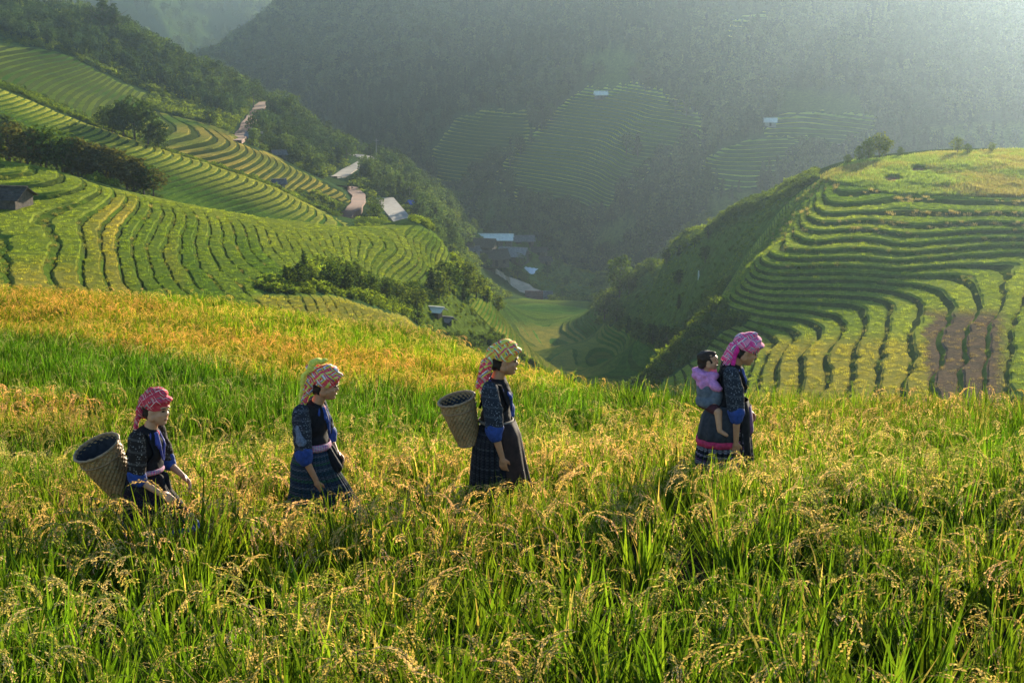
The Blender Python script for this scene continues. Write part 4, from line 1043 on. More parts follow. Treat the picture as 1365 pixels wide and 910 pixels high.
def basket(label, loc, axis_lean, r_top, r_bot, h, mouth_pitch, cat='basket'):
    """woven bamboo back basket: staves and hoops stand proud of each other in turn"""
    root = empty('basket', loc); tag(root, label, cat, None); root['group'] = 'woven bamboo baskets carried on the back'
    root.rotation_euler = axis_lean
    nc, nr = 84, 40; V = []; F = []
    for j in range(nr+1):
        t = j/nr; r = (r_bot+(r_top-r_bot)*(t**.85))*(1+.03*math.sin(math.pi*t))
        for i in range(nc):
            a = 2*math.pi*i/nc; w = .0032*math.cos(math.pi*(i//2 % 2)+math.pi*(j//2 % 2))*(1 if j % 2 else .35)
            V.append(((r+w)*math.cos(a), (r+w)*math.sin(a)*.92, h*t))
    for j in range(nr):
        for i in range(nc): F.append((j*nc+i, j*nc+(i+1) % nc, (j+1)*nc+(i+1) % nc, (j+1)*nc+i))
    F.append(tuple(range(nc))[::-1])
    o = mesh_obj('basket_wall', V, F, [M_BAMBOO], root); md = o.modifiers.new('thickness', 'SOLIDIFY'); md.thickness = .006
    rim = []
    for k in range(37):
        a = 2*math.pi*k/36; rim.append((r_top*1.02*math.cos(a), r_top*1.02*.92*math.sin(a), h+.003*math.cos(k*3)))
    v, f = tube_geo(rim, [.0105+.0015*math.cos(k*2.1) for k in range(37)], 7); mesh_obj('rim', v, f, [M_RIM], root, smooth_=True)
    for z_, rr in ((h*.03, r_bot*1.04), (h*.80, 0)):
        rr = rr or (r_bot+(r_top-r_bot)*(.80**.85))*1.04
        hoop = [(rr*math.cos(2*math.pi*k/36), rr*.92*math.sin(2*math.pi*k/36), z_) for k in range(37)]
        v, f = tube_geo(hoop, [.0055]*37, 6); mesh_obj('hoop', v, f, [M_RIM], root, smooth_=True)
    loft('lining', [((0,0,h*.97), r_top*.955, r_top*.88, 0), ((0,0,h*.5), (r_top+r_bot)*.47, (r_top+r_bot)*.43, .01), ((0,0,.02), r_bot*.9, r_bot*.82, 0)], M_LINING, root, 40, 7, thick=0)
    return root
def weave_material():
    m, nt, b = new_mat('woven_bamboo'); tc = nt.nodes.new('ShaderNodeTexCoord')
    n = noise_at(nt, 30, 4, .7, tc.outputs['Object']); n2 = noise_at(nt, 6, 3, .5, tc.outputs['Object'])
    c = ramp(nt, n, [(.3, (.30,.17,.065)), (.7, (.56,.36,.16))]); c = mixc(nt, 1, c, ramp(nt, n2, [(.3, (.6,.62,.6)), (.7, (1.1,1.05,1))]), 'MULTIPLY')
    L(nt, c, b.inputs['Base Color']); b.inputs['Roughness'].default_value = .6; return m
M_BAMBOO = weave_material(); M_RIM = simple_mat('bamboo_rim', (.36,.22,.11), .6, 40, .35); M_LINING = simple_mat('dark_basket_inside', (.03,.032,.038), .8, 20, .5)
M_SASH = plaid('woven_sash', [(0,(.6,.05,.25)),(.3,(.85,.7,.65)),(.45,(.1,.1,.3)),(.7,(.6,.1,.3))], [(0,(.75,.6,.6)),(.4,(.5,.05,.2)),(.7,(.1,.3,.2))], 40, 6, 0, (1,0,0), (0,1,0), True)

def strap(root, pts, mat, r=.009):
    v, f = tube_geo(pts, [r]*len(pts), 6); return mesh_obj('strap', v, f, [mat], root, smooth_=True)
def arms(sh, el, wr, fd, pn, curl): return (Vector(sh), Vector(el), Vector(wr), fd, pn, curl)
PEOPLE_SPOTS = []
def build_people():
    # 1: girl at the left, striding, slightly turned to the camera
    sp = dict(top=1.555, head=(.085, 0, 1.375), tilt=.05, yaw=-.30, hs=1.08, neck=(.03, 0, 1.235), chest=(.0, 0, 1.07), hip=(-.03, 0, .80), rz=-.22, skin=M_SKIN2,
        armR=arms((-.01,-.165,1.165), (-.005,-.215,.885), (.17,-.20,.775), (.9,.15,-.5), (-.2,.6,-.6), .45), armL=arms((.0,.165,1.165), (.06,.21,.90), (.21,.13,.83), (.75,-.1,-.65), (-.5,-.6,-.3), .5),
        legs=[((.24,-.08,.50), (.30,-.08,.14), (.43,-.08,.08)), ((-.06,.08,.44), (-.16,.08,.10), (-.06,.08,.02))],
        sleeve=M_BATIK2, collar=M_COLLAR)
    root, s = person('girl in a red plaid headscarf stepping forward, basket on her back', 190, 14.0, 514, sp)
    at = base_woman(root, sp); scarf(at, 1.15, plaid('red_plaid', RED_P, RED_Q, 17, 12), root, 'pointed', sp['tilt'], sp['yaw'])
    belt(root, (-.02, 0), .122, .150, .90, .035, M_SASH)
    sk = skirt_mat('dark_skirt_with_rainbow_bands', [(0,(.02,.015,.022)),(.35,(.05,.025,.03)),(.5,(.02,.02,.035)),(.75,(.04,.03,.025))], [(0,(.02,.015,.02)),(.62,(.05,.10,.35)),(.68,(.45,.18,.03)),(.73,(.25,.05,.20)),(.80,(.03,.03,.05)),(.9,(.35,.04,.06))])
    loft('skirt', [((-.03,0,.86), .125, .150, .0), ((-.02,0,.74), .165, .180, .03), ((.05,0,.56), .24, .20, .06), ((.11,0,.40), .30, .215, .08), ((.14,0,.27), .34, .225, .09)], sk, root, 120, 26)
    blob('apron', [('c', (.09,-.03,.83), (.12,-.03,.68), .045, .05), ('c', (.09,.05,.83), (.12,.05,.68), .045, .05)], .009, M_BLACK, root, 3, .004, 20)
    blob('shoe', [('c', (.30,-.08,.12), (.45,-.08,.075), .045, .032)], .008, M_RED, root, 1); blob('shoe', [('c', (-.16,.08,.07), (-.03,.08,.02), .045, .03)], .008, M_SHOE, root, 1)
    strap(root, [(-.13,-.10,1.03), (-.05,-.12,1.235), (.05,-.11,1.20), (.09,-.10,1.05), (.02,-.15,.93), (-.10,-.13,.86)], M_BLACK, .012)
    b = basket('large bamboo basket with dark lining on the back of the girl at the left', (0,0,0), (0,0,0), .182, .10, .42, 0)
    place_on(b, root, (-.225, .02, .69), (.36, -.34, 0)); b['label'] = 'wide bamboo basket with a dark inside on the leftmost walker'
    # 2: woman in black jacket with blue cuffs, green hemmed skirt
    sp = dict(top=1.56, head=(.095, 0, 1.385), tilt=.10, yaw=-.10, hs=1.06, neck=(.025, 0, 1.245), chest=(-.005, 0, 1.08), hip=(-.02, 0, .80), rz=-.05,
        armR=arms((-.07,-.170,1.185), (-.055,-.215,.86), (.035,-.20,.66), (.15,.1,-.95), (.3,.8,-.1), .35), armL=arms((.0,.165,1.185), (.08,.20,.92), (.15,.12,.80), (.7,-.5,-.5), (-.5,-.6,-.3), .6),
        legs=[((.16,-.08,.46), (.20,-.08,.14), (.33,-.08,.12)), ((-.06,.08,.43), (-.16,.08,.10), (-.06,.08,.02))], collar=M_NAVY, sleeve=M_BATIK)
    root, s = person('woman in a black jacket and green hemmed pleated skirt, without a basket', 416, 15.0, 484, sp)
    at = base_woman(root, sp); scarf(at, 1.2, plaid('pink_yellow_plaid', MULTI_P, MULTI_Q, 17, 12), root, 'knot', sp['tilt'], sp['yaw'])
    blob('scarf_knot', [('e', at(-.055, -.04, .185), (.050,.045,.026)), ('e', at(-.095, -.05, .165), (.034,.034,.030)), ('e', at(-.02, -.03, .195), (.03,.03,.018)), ('c', at(-.10,-.06,.15), at(-.155,-.07,.06), .022, .016), ('c', at(-.155,-.07,.06), at(-.165,-.085,-.16), .016, .012)], .007, simple_mat('yellow_cloth', (.75,.72,.10), .9, 50, .3), root, 1, .006, 60)
    blob('sleeve_band', [('c', (-.075,-.205,1.09), (-.06,-.235,.98), .047, .050), ('c', (-.04,-.20,1.0), (-.09,-.21,.98), .045, .045)], .008, simple_mat('blue_grey_patch', (.14,.17,.22), .9, 50, .5), root, 1)
    belt(root, (-.01, 0), .126, .155, .90, .055, M_SASH)
    sk = skirt_mat('green_white_pleats', [(0,(.025,.04,.065)),(.25,(.08,.095,.11)),(.4,(.02,.045,.055)),(.65,(.06,.07,.085)),(.85,(.03,.09,.05))], [(0,(.02,.02,.02)),(.74,(.06,.26,.06)),(.82,(.10,.36,.09)),(.90,(.05,.16,.10))], 34)
    loft('skirt', [((-.02,0,.87), .130, .155, .0), ((-.02,0,.74), .165, .185, .03), ((.03,0,.56), .215, .20, .07), ((.06,0,.40), .265, .215, .09), ((.08,0,.27), .30, .225, .10)], sk, root, 150, 34)
    blob('apron', [('c', (.10,-.03,.86), (.17,-.03,.72), .04, .05), ('c', (.10,.05,.86), (.17,.05,.72), .04, .05), ('c', (-.05,-.09,.86), (-.05,-.10,.74), .06, .065), ('c', (-.1,0,.86), (-.11,0,.72), .06, .07)], .009, M_BLACK, root, 4, .004, 20)
    blob('shoe', [('c', (.20,-.08,.13), (.36,-.08,.11), .042, .03)], .008, simple_mat('tan_shoe', (.35,.26,.17), .7), root, 1); blob('shoe', [('c', (-.16,.08,.07), (-.03,.08,.02), .045, .03)], .008, M_SHOE, root, 1)
    # 3: tall woman, yellow scarf, brown apron, basket
    sp = dict(top=1.575, head=(.07, 0, 1.39), tilt=.06, yaw=-.06, hs=1.06, neck=(.01, 0, 1.245), chest=(.0, 0, 1.08), hip=(.0, 0, .80), rz=-.04,
        armR=arms((-.03,-.170,1.18), (.0,-.215,.865), (.055,-.205,.665), (.12,.1,-.95), (.3,.8,-.1), .45), armL=arms((.0,.165,1.185), (.07,.20,.93), (.13,.17,.80), (.15,-.1,-.95), (-.2,-.8,-.1), .5),
        legs=[((.10,-.08,.44), (.12,-.08,.09), (.24,-.08,.03)), ((-.05,.08,.43), (-.20,.08,.26), (-.22,.08,.15))], collar=M_NAVY, sleeve=M_BATIK)
    root, s = person('woman in a yellow and red headscarf and long dark brown apron walking with a basket', 661, 15.2, 449, sp)
    at = base_woman(root, sp); scarf(at, 1.14, plaid('yellow_red_plaid', YEL_P, YEL_Q, 13, 10), root, 'tail', sp['tilt'], sp['yaw'])
    blob('scarf_end', [('c', at(-.13,-.03,-.03), at(-.17,-.04,-.20), .05, .032), ('c', at(-.12,-.06,-.06), at(-.14,-.08,-.22), .035, .022)], .007, plaid('red_blue_scarf_end', RED_P, MULTI_Q, 14, 10), root, 1, .004, 40)
    belt(root, (0, 0), .126, .155, .91, .02, simple_mat('thin_belt', (.2,.16,.12)))
    sk = skirt_mat('dark_pinstripe_skirt', [(0,(.025,.025,.028)),(.4,(.055,.058,.06)),(.5,(.02,.02,.024)),(.8,(.035,.036,.038))], [(0,(.02,.02,.02)),(.9,(.02,.02,.02)),(.95,(.03,.03,.03))], 26)
    loft('skirt', [((.0,0,.87), .128, .155, .0), ((-.01,0,.74), .160, .180, .03), ((-.01,0,.55), .175, .19, .06), ((-.01,0,.40), .18, .19, .08), ((-.01,0,.26), .19, .20, .09)], sk, root, 120, 24)
    loft('apron', [((.01,0,.91), .134, .162, .0), ((.02,0,.80), .165, .180, .015), ((.035,0,.60), .185, .185, .03), ((.05,0,.40), .21, .19, .04), ((.06,0,.24), .235, .20, .05)], M_BROWN, root, 60, 9, arc=(-1.35, 1.3))
    blob('trouser_leg', [('c', (-.05,.08,.45), (-.20,.08,.27), .08, .055)], .01, M_BLACK, root, 2); blob('shoe', [('c', (-.20,.08,.25), (-.22,.08,.14), .045, .03)], .008, M_SHOE, root, 1); blob('shoe', [('c', (.12,-.08,.06), (.25,-.08,.03), .045, .03)], .008, M_SHOE, root, 1)
    strap(root, [(-.12,-.10,1.03), (-.06,-.12,1.24), (.04,-.12,1.21), (.095,-.11,1.05), (.02,-.15,.93), (-.10,-.13,.86)], M_BLACK, .012)
    b = basket('narrow bamboo basket', (0,0,0), (0,0,0), .140, .080, .385, 0); place_on(b, root, (-.205, -.02, .705), (.16, -.25, 0))
    b['label'] = 'narrower brown bamboo basket on the back of the woman in yellow headscarf'
    # 4: woman carrying a child, pink scarf, head bowed
    sp = dict(top=1.50, head=(.120, 0, 1.325), tilt=.38, yaw=-.02, hs=1.06, neck=(.035, 0, 1.215), chest=(.0, 0, 1.06), hip=(-.02, 0, .80), rz=0.0,
        armR=arms((-.01,-.170,1.155), (.03,-.215,.83), (.03,-.215,.60), (.0,.05,-1), (.4,.8,0), .3), armL=arms((.0,.165,1.165), (.07,.20,.90), (.15,.14,.78), (.7,-.5,-.5), (-.5,-.6,-.3), .6),
        legs=[((.05,-.08,.44), (.03,-.08,.09), (.15,-.08,.03)), ((-.06,.08,.43), (-.20,.08,.16), (-.14,.08,.07))], collar=M_NAVY, sleeve=M_BATIK, under=M_BLACK)
    root, s = person('woman in a bright pink headscarf with bowed head carrying a small child on her back', 976, 15.9, 440, sp)
    at = base_woman(root, sp); scarf(at, 1.16, plaid('bright_pink_plaid', PNK_P, PNK_Q, 17, 12), root, 'knotless', sp['tilt'], sp['yaw'])
    blob('scarf_end', [('e', at(-.085, -.03, -.01), (.04,.05,.055)), ('c', at(-.09,-.04,-.03), at(-.06,-.06,-.13), .032, .02), ('c', at(-.11,-.01,-.03), at(-.09,-.03,-.11), .03, .018)], .007, simple_mat('hot_pink_cloth', (.85,.03,.28), .8, 40, .3), root, 1, .003, 40)
    sk = skirt_mat('black_white_batik_skirt', [(0,(.02,.02,.028)),(.25,(.20,.17,.22)),(.4,(.02,.02,.028)),(.6,(.12,.05,.12)),(.75,(.22,.20,.22))], [(0,(.02,.02,.02)),(.86,(.10,.09,.10)),(.93,(.02,.02,.02))], 30)
    loft('skirt', [((-.02,0,.87), .128, .155, .0), ((-.03,0,.74), .175, .180, .03), ((-.04,0,.55), .205, .19, .06), ((-.04,0,.40), .225, .20, .08), ((-.05,0,.26), .24, .21, .09)], sk, root, 120, 28)
    loft('overskirt', [((-.03,0,.88), .138, .166, .0), ((-.05,0,.76), .180, .190, .02), ((-.055,0,.66), .195, .20, .03), ((-.06,0,.565), .205, .205, .04)], simple_mat('charcoal_overskirt', (.035,.038,.045), .9, 30, .4), root, 50, 11, arc=(2.6, 5.3))
    loft('red_hem', [((-.06,0,.585), .207, .207, .04), ((-.06,0,.53), .212, .210, .04)], M_RED, root, 50, 11, arc=(2.4, 5.4))
    loft('apron', [((.01,0,.91), .136, .164, .0), ((.0,0,.80), .165, .180, .015), ((-.01,0,.60), .185, .185, .03), ((.0,0,.40), .195, .19, .04), ((.01,0,.22), .20, .20, .05)], M_BLACK, root, 60, 9, arc=(-1.1, 1.3))
    loft('sash_end', [((.14,0,.86), .03, .06, .0), ((.15,0,.75), .035, .07, .05), ((.165,0,.64), .03, .06, .08), ((.17,0,.60), .012, .02, 0)], simple_mat('violet_sash', (.16,.07,.16), .8, 40, .4), root, 30, 4)
    blob('trouser_leg', [('c', (-.06,.08,.43), (-.20,.08,.17), .07, .05)], .01, M_BLACK, root, 2); blob('shoe', [('c', (-.20,.08,.15), (-.13,.08,.06), .045, .03)], .008, M_SHOE, root, 1); blob('shoe', [('c', (.03,-.08,.06), (.16,-.08,.03), .045, .03)], .008, M_SHOE, root, 1)
    strap(root, [(-.13,-.10,1.03), (-.08,-.13,1.18), (-.01,-.125,1.215), (.07,-.12,1.15), (.115,-.10,1.03), (.06,-.15,.95), (-.10,-.13,.86)], M_BLACK, .015)
    # the child on her back
    c = empty('person', root.location); c.scale = root.scale; c.rotation_euler = root.rotation_euler
    tag(c, 'small dark-haired child in a pink hood with one bare leg hanging, carried on a back', 'child')
    hp, at = head_prims((-.185, 0, 1.245), -.05, -.1, .80)
    blob('body', hp+[('c', (-.20,0,1.14), (-.195,0,1.19), .03, .03), ('e', (-.195,0,1.02), (.065,.075,.11)), ('e', (-.18,0,.90), (.075,.085,.07)),
        ('c', (-.17,-.06,.88), (-.115,-.165,.84), .045, .036), ('c', (-.115,-.165,.84), (-.105,-.20,.70), .033, .022), ('c', (-.105,-.20,.69), (-.045,-.215,.655), .020, .015),
        ('c', (-.17,.06,.88), (-.115,.165,.84), .045, .036), ('c', (-.115,.165,.84), (-.105,.20,.70), .033, .022), ('c', (-.105,.20,.69), (-.045,.215,.655), .020, .015),
        ('c', (-.19,-.06,1.10), (-.14,-.10,1.02), .028, .022), ('c', (-.14,-.10,1.02), (-.10,-.09,1.0), .020, .018), ('c', (-.19,.06,1.10), (-.14,.10,1.02), .028, .022), ('c', (-.14,.10,1.02), (-.10,.09,1.0), .020, .018)]
        +hand_prims((-.10,-.09,1.0), (.8,.2,.1), (.1,.8,0), .5, .4, 1)+hand_prims((-.10,.09,1.0), (.8,-.2,.1), (.1,-.8,0), .5, .4, -1), .006, M_SKIN2, c, 3)
    face_parts(at, .8, c, -.05, -.1)
    blob('hair', [('e', at(-.022, 0, .030), (.080,.068,.066)), ('e', at(-.060, 0, -.02), (.042,.056,.058)), ('e', at(-.01, -.045, .0), (.045,.022,.045)), ('e', at(-.01, .045, .0), (.045,.022,.045)), ('e', at(.045,0,.062), (.03,.045,.02)), ('e', at(-.07,0,-.05), (.035,.06,.04)), ('c', at(-.09,-.02,.02), at(-.115,-.03,-.03), .018, .008)], .006, simple_mat('brown_hair', (.035,.020,.012), .6, 60, .4, .3), c, 1, .009, 40)
    blob('pink_hood', [('e', (-.215, 0, 1.135), (.105,.105,.038), (0,.25,0)), ('e', (-.255, -.01, 1.115), (.065,.09,.045)), ('e', (-.16, -.06, 1.125), (.06,.05,.045)), ('e', (-.16, .06, 1.125), (.06,.05,.045)), ('e', (-.21,0,1.10), (.09,.10,.06)), ('e', (-.20,0,1.06), (.09,.11,.07)), ('c', (-.19,-.08,1.09), (-.12,-.12,1.03), .042, .036), ('c', (-.19,.08,1.09), (-.12,.12,1.03), .042, .036)], .007, M_PINK, c, 2, .012, 30)
    blob('carrier_cloth', [('e', (-.195, 0, 1.0), (.088,.108,.13)), ('e', (-.185, 0, .90), (.10,.125,.075)), ('e', (-.12,0,.95), (.07,.13,.12))], .009, M_GREY, c, 3, .005, 20)
    blob('trousers', [('e', (-.185, 0, .865), (.088,.105,.04)), ('c', (-.17,-.07,.865), (-.125,-.145,.848), .05, .042), ('c', (-.17,.07,.865), (-.125,.145,.848), .05, .042)], .008, simple_mat('dark_red_shorts', (.07,.015,.02), .8, 30, .3), c, 2)
def place_on(b, root, off, rot):
    s = root.scale[0]; M = root.matrix_basis if False else Matrix.Translation(root.location) @ Matrix.Rotation(root.rotation_euler[2], 4, 'Z') @ Matrix.Diagonal((s, s, s, 1))
    b.location = M @ Vector(off); b.rotation_euler = (rot[0], rot[1], root.rotation_euler[2]+rot[2]); b.scale = (s,)*3
PEOPLE_SPOTS = [(-2.65, 14.0, .22), (-1.54, 15.0, .22), (-.12, 15.2, .22), (1.79, 15.9, .22)]
# ------------------------------------------------------------------ roads
def road_mat(name, a, b_, sc):
    m, nt, b = new_mat(name); n = noise_at(nt, sc, 5, .65); n2 = noise_at(nt, sc*.15, 3, .6)
    c = ramp(nt, n, [(.3, a), (.7, b_)]); c = mixc(nt, 1, c, ramp(nt, n2, [(.35, (.75,.75,.72)), (.65, (1.1,1.1,1.1))]), 'MULTIPLY')
    L(nt, c, b.inputs['Base Color']); b.inputs['Roughness'].default_value = .95; bump(nt, b, n, .6, .1); return m
ROAD_MATS = {'dirt_road': road_mat('red_earth', (.14,.055,.025), (.24,.10,.045), 1.2), 'dirt_track': road_mat('red_track', (.15,.055,.025), (.25,.10,.045), 1.4),
             'paved_road': road_mat('pale_concrete_road', (.25,.22,.18), (.38,.34,.27), .8), 'village_road': road_mat('sandy_road', (.40,.28,.17), (.60,.44,.28), .8)}
def build_roads():
    for nm, wd, ln in ROAD_LINES:
        V = []; F = []; n = len(ln); ws = (-.5, -.47, -.2, 0, .2, .47, .5)
        for i in range(n):
            t = ln[min(i+1, n-1)]-ln[max(i-1, 0)]; t[2] = 0; t /= np.linalg.norm(t)+1e-9; s = np.array([-t[1], t[0], 0])
            for k, w_ in enumerate(ws):
                w2 = wd*w_*(1+.10*math.sin(i*.7+k)*(abs(w_) > .4 and nm != 'paved_road'))
                V.append(ln[i]+s*w2+np.array([0, 0, .12 if abs(w_) < .49 else -1.6]))
        for i in range(n-1):
            for k in range(len(ws)-1): a = i*len(ws)+k; F.append((a, a+1, a+1+len(ws), a+len(ws)))
        mesh_obj(nm, V, F, [ROAD_MATS[nm]], kind='structure')
# ------------------------------------------------------------------ houses
M_WALLW = simple_mat('weathered_planks', (.10,.075,.055), .9, 3, .5); M_WALLC = simple_mat('grey_wall', (.28,.27,.25), .9, 2, .3); M_ROOFD = simple_mat('dark_slate_roof', (.075,.062,.050), .95, 2.5, .5, .03)
M_ROOFG = simple_mat('grey_sheet_roof', (.26,.25,.24), .95, 2.0, .4, .03); M_ROOFW = simple_mat('pale_sheet_roof', (.88,.83,.68), .95, 1.2, .2, .03); M_ROOFB = simple_mat('blue_sheet', (.06,.12,.42), .95, 2, .3, .03)
M_DOOR = simple_mat('dark_doorway_boards', (.03,.022,.018), .9); M_ROOFL = simple_mat('blue_grey_roof', (.15,.14,.13), .95, 2, .4, .03); M_TARP = simple_mat('white_tarpaulin', (.80,.80,.77), .7, 1.5, .15); M_BRICK = simple_mat('pinkish_wall', (.26,.13,.11), .9, 2, .3)
M_GREYW = simple_mat('grey_stone_wall', (.17,.18,.20), .9, 2, .5); M_POLE = simple_mat('concrete_pole', (.25,.24,.22), .8)
def box_geo(x0, x1, y0, y1, z0, z1):
    V = [(x0,y0,z0),(x1,y0,z0),(x1,y1,z0),(x0,y1,z0),(x0,y0,z1),(x1,y0,z1),(x1,y1,z1),(x0,y1,z1)]
    return V, [(0,3,2,1),(4,5,6,7),(0,1,5,4),(1,2,6,5),(2,3,7,6),(3,0,4,7)]
def house(label, px, py, y0, y1, w, d, h, rise, rz, roof, wall, name='house', group=None, over=.6, stilts=0, sink=.5, shed=False, floor_up=0.0, rows=5):
    p = hit(px, py, y0, y1); root = empty(name, (p[0], p[1], p[2]-sink+.2+floor_up), R(rz)); tag(root, label, 'hut' if name == 'hut' else 'house', group)
    BLOCK.append((p[0], p[1], max(w, d)*.62+1.0))
    hw, hd = w/2, d/2; b0 = stilts
    # walls with a gable at each end
    if shed: V = [(-hw,-hd,b0),(hw,-hd,b0),(hw,hd,b0),(-hw,hd,b0),(-hw,-hd,b0+h),(hw,-hd,b0+h),(hw,hd,b0+h+rise),(-hw,hd,b0+h+rise)]; F = [(0,3,2,1),(0,1,5,4),(1,2,6,5),(2,3,7,6),(3,0,4,7),(4,5,6,7)]
    else: V = [(-hw,-hd,b0-sink),(hw,-hd,b0-sink),(hw,hd,b0-sink),(-hw,hd,b0-sink),(-hw,-hd,b0+h),(hw,-hd,b0+h),(hw,hd,b0+h),(-hw,hd,b0+h),(-hw,0,b0+h+rise),(hw,0,b0+h+rise)]; F = [(0,3,2,1),(0,1,5,4),(2,3,7,6),(1,2,6,9,5),(3,0,4,8,7),(4,5,9,8),(6,7,8,9)]
    mesh_obj('wall', V, F, [wall], root)
    # roof: courses that lap over each other, each slope one part
    sl = math.hypot(hd, rise) if not shed else math.hypot(d, rise)
    for sgn in ((-1, 1) if not shed else (1,)):
        parts = []
        for k in range(rows):
            t0 = k/rows; t1 = (k+1.12)/rows if k < rows-1 else 1.0
            def pt(t, up):
                if shed: yy = -hd-over+(d+2*over)*t; zz = b0+h+rise*(yy+hd)/d
                else: yy = sgn*(hd+over)*(1-t); zz = b0+h+rise*(1-abs(yy)/hd)
                return yy, zz+up
            xw = hw+over; ya, za = pt(t0, .16); yb, zb = pt(t1, .09); j = .03*math.sin(k*2.3+px)
            Vb = [(-xw,ya,za),(xw+j,ya,za),(xw+j,yb,zb),(-xw,yb,zb),(-xw,ya,za-.07),(xw+j,ya,za-.07),(xw+j,yb,zb-.05),(-xw,yb,zb-.05)]
            parts.append((Vb, [(0,1,2,3),(7,6,5,4),(0,4,5,1),(1,5,6,2),(2,6,7,3),(3,7,4,0)]))
        v, f = join_geo(parts); mesh_obj('roof', v, f, [roof], root)
    if not shed: v, f = box_geo(-hw-over, hw+over, -.18, .18, b0+h+rise+.10, b0+h+rise+.24); mesh_obj('ridge_cap', v, f, [roof], root)
    v, f = box_geo(-.45, .45, -hd-.08, -hd+.05, b0+.02, b0+min(2.0, h*.85)); mesh_obj('door', v, f, [M_DOOR], root)
    if w > 5.5:
        for q in (-1, 1): v, f = box_geo(q*w*.3-.4, q*w*.3+.4, -hd-.06, -hd+.05, b0+h*.4, b0+h*.75); mesh_obj('window', v, f, [M_DOOR], root)
    if stilts or sink > .9:
        for a in (-1, 1):
            for b in (-1, 1): v, f = box_geo(a*(hw-.15)-.1, a*(hw-.15)+.1, b*(hd-.15)-.1, b*(hd-.15)+.1, -1.5, b0+.1); mesh_obj('post', v, f, [M_BARK], root)
    return root
def build_houses():
    A = 'dark slate roofed houses of the village'
    house('long village shed with a bright pale sheet roof, biggest roof of the hamlet', 661, 326, 600, 700, 11, 6.5, 2.4, 1.5, -3, M_ROOFW, M_WALLW)
    house('long low slate roofed house just below and left of the pale shed', 640, 335, 590, 700, 9.5, 6.5, 2.4, 2.0, -12, M_ROOFD, M_WALLW)
    house('small slate roofed house at the left end of the village', 617, 325, 590, 700, 6, 5, 2.2, 1.6, 14, M_ROOFD, M_WALLW)
    house('small blue grey roofed shed at the lower left of the village', 630, 340, 580, 690, 3.6, 3, 2.0, .9, 25, M_ROOFL, M_WALLC, 'hut')
    house('dark gabled house at the top of the sandy road', 658, 352, 580, 690, 8.5, 6.5, 2.6, 2.4, 18, M_ROOFD, M_WALLW)
    house('gabled slate house with lighter worn roof right of the village centre', 684, 348, 590, 690, 9, 6.5, 2.6, 2.3, -18, M_ROOFG, M_WALLW)
    house('grey roofed house behind the right end of the pale shed', 696, 325, 610, 710, 8, 5, 2.3, 1.5, 8, M_ROOFL, M_WALLW)
    house('low dark shed above the white tarpaulin', 719, 340, 600, 710, 5, 4, 1.9, 1.1, -10, M_ROOFD, M_WALLW, 'hut')
    house('tiny brown shed right of the white tarpaulin on the village slope', 727, 352, 600, 710, 3.5, 3, 1.8, 1.0, 10, M_ROOFD, M_WALLW, 'hut')
    house('thatched dark roofed field hut at the left edge above the near terraces', 6, 278, 205, 250, 5.0, 4.2, 1.2, 1.0, -14, M_ROOFD, M_WALLW, 'hut', over=.5, stilts=.5)
    house('small open hut beside the red dirt road on the left slope', 339, 192, 520, 600, 3.8, 3.2, 1.8, 1.2, -15, M_ROOFG, M_WALLW, 'hut', stilts=.6)
    house('blue grey roofed hut below the forest on the left slope', 372, 209, 500, 600, 3.2, 2.4, 1.2, .8, 20, M_ROOFL, M_WALLW, 'hut')
    house('lone grey roofed hut at the edge of the middle terraces', 372, 248, 390, 500, 2.4, 2.0, 1.1, .7, 18, M_ROOFL, M_WALLC, 'hut')
    house('blue roofed shed in the bushes right of the concrete road', 554, 281, 440, 620, 3.6, 3.0, 1.6, .8, 25, M_ROOFB, M_WALLW, 'hut', stilts=.8)
    house('far white roofed hut at the top of the big distant terrace fan', 801, 131, 850, 1150, 6.0, 4.5, 2.2, 1.5, 5, M_ROOFW, M_WALLW, 'hut')
    house('far white roofed hut left of the striped distant terraces', 1027, 167, 740, 1000, 5.0, 4.0, 2.0, 1.4, -8, M_ROOFW, M_WALLC, 'hut')
    house('far grey gabled hut beyond the round hilltop', 1117, 204, 700, 950, 5.5, 4.5, 2.2, 1.8, 10, M_ROOFG, M_WALLC, 'hut')
    house('white roofed hut low on the valley side behind the yellow field', 578, 416, 180, 330, 2.0, 1.4, .6, .3, -22, M_ROOFW, M_WALLW, 'hut')
    house('small collapsed shed with a pale sheet near the valley floor', 594, 427, 180, 340, 1.3, 1.1, .4, .25, -30, M_ROOFG, M_WALLW, 'hut')
    # white tarpaulin on the ground, creased
    p = hit(705, 362, 600, 710); V = []; F = []
    for j in range(9):
        for i in range(13): V.append(((i/12-.5)*4.6+.2*math.sin(j), (j/8-.5)*5.5, .45+.10*math.sin(i*1.7+j*.8)))
    for j in range(8):
        for i in range(12): a = j*13+i; F.append((a, a+1, a+14, a+13))
    o = mesh_obj('tarpaulin', V, F, [M_TARP]); o.location = p; o.rotation_euler = (R(10), R(6), R(-15)); md = o.modifiers.new('thickness', 'SOLIDIFY'); md.thickness = .05
    tag(o, 'white tarpaulin spread on the ground below the village houses', 'tarpaulin'); BLOCK.append((p[0], p[1], 3.5))
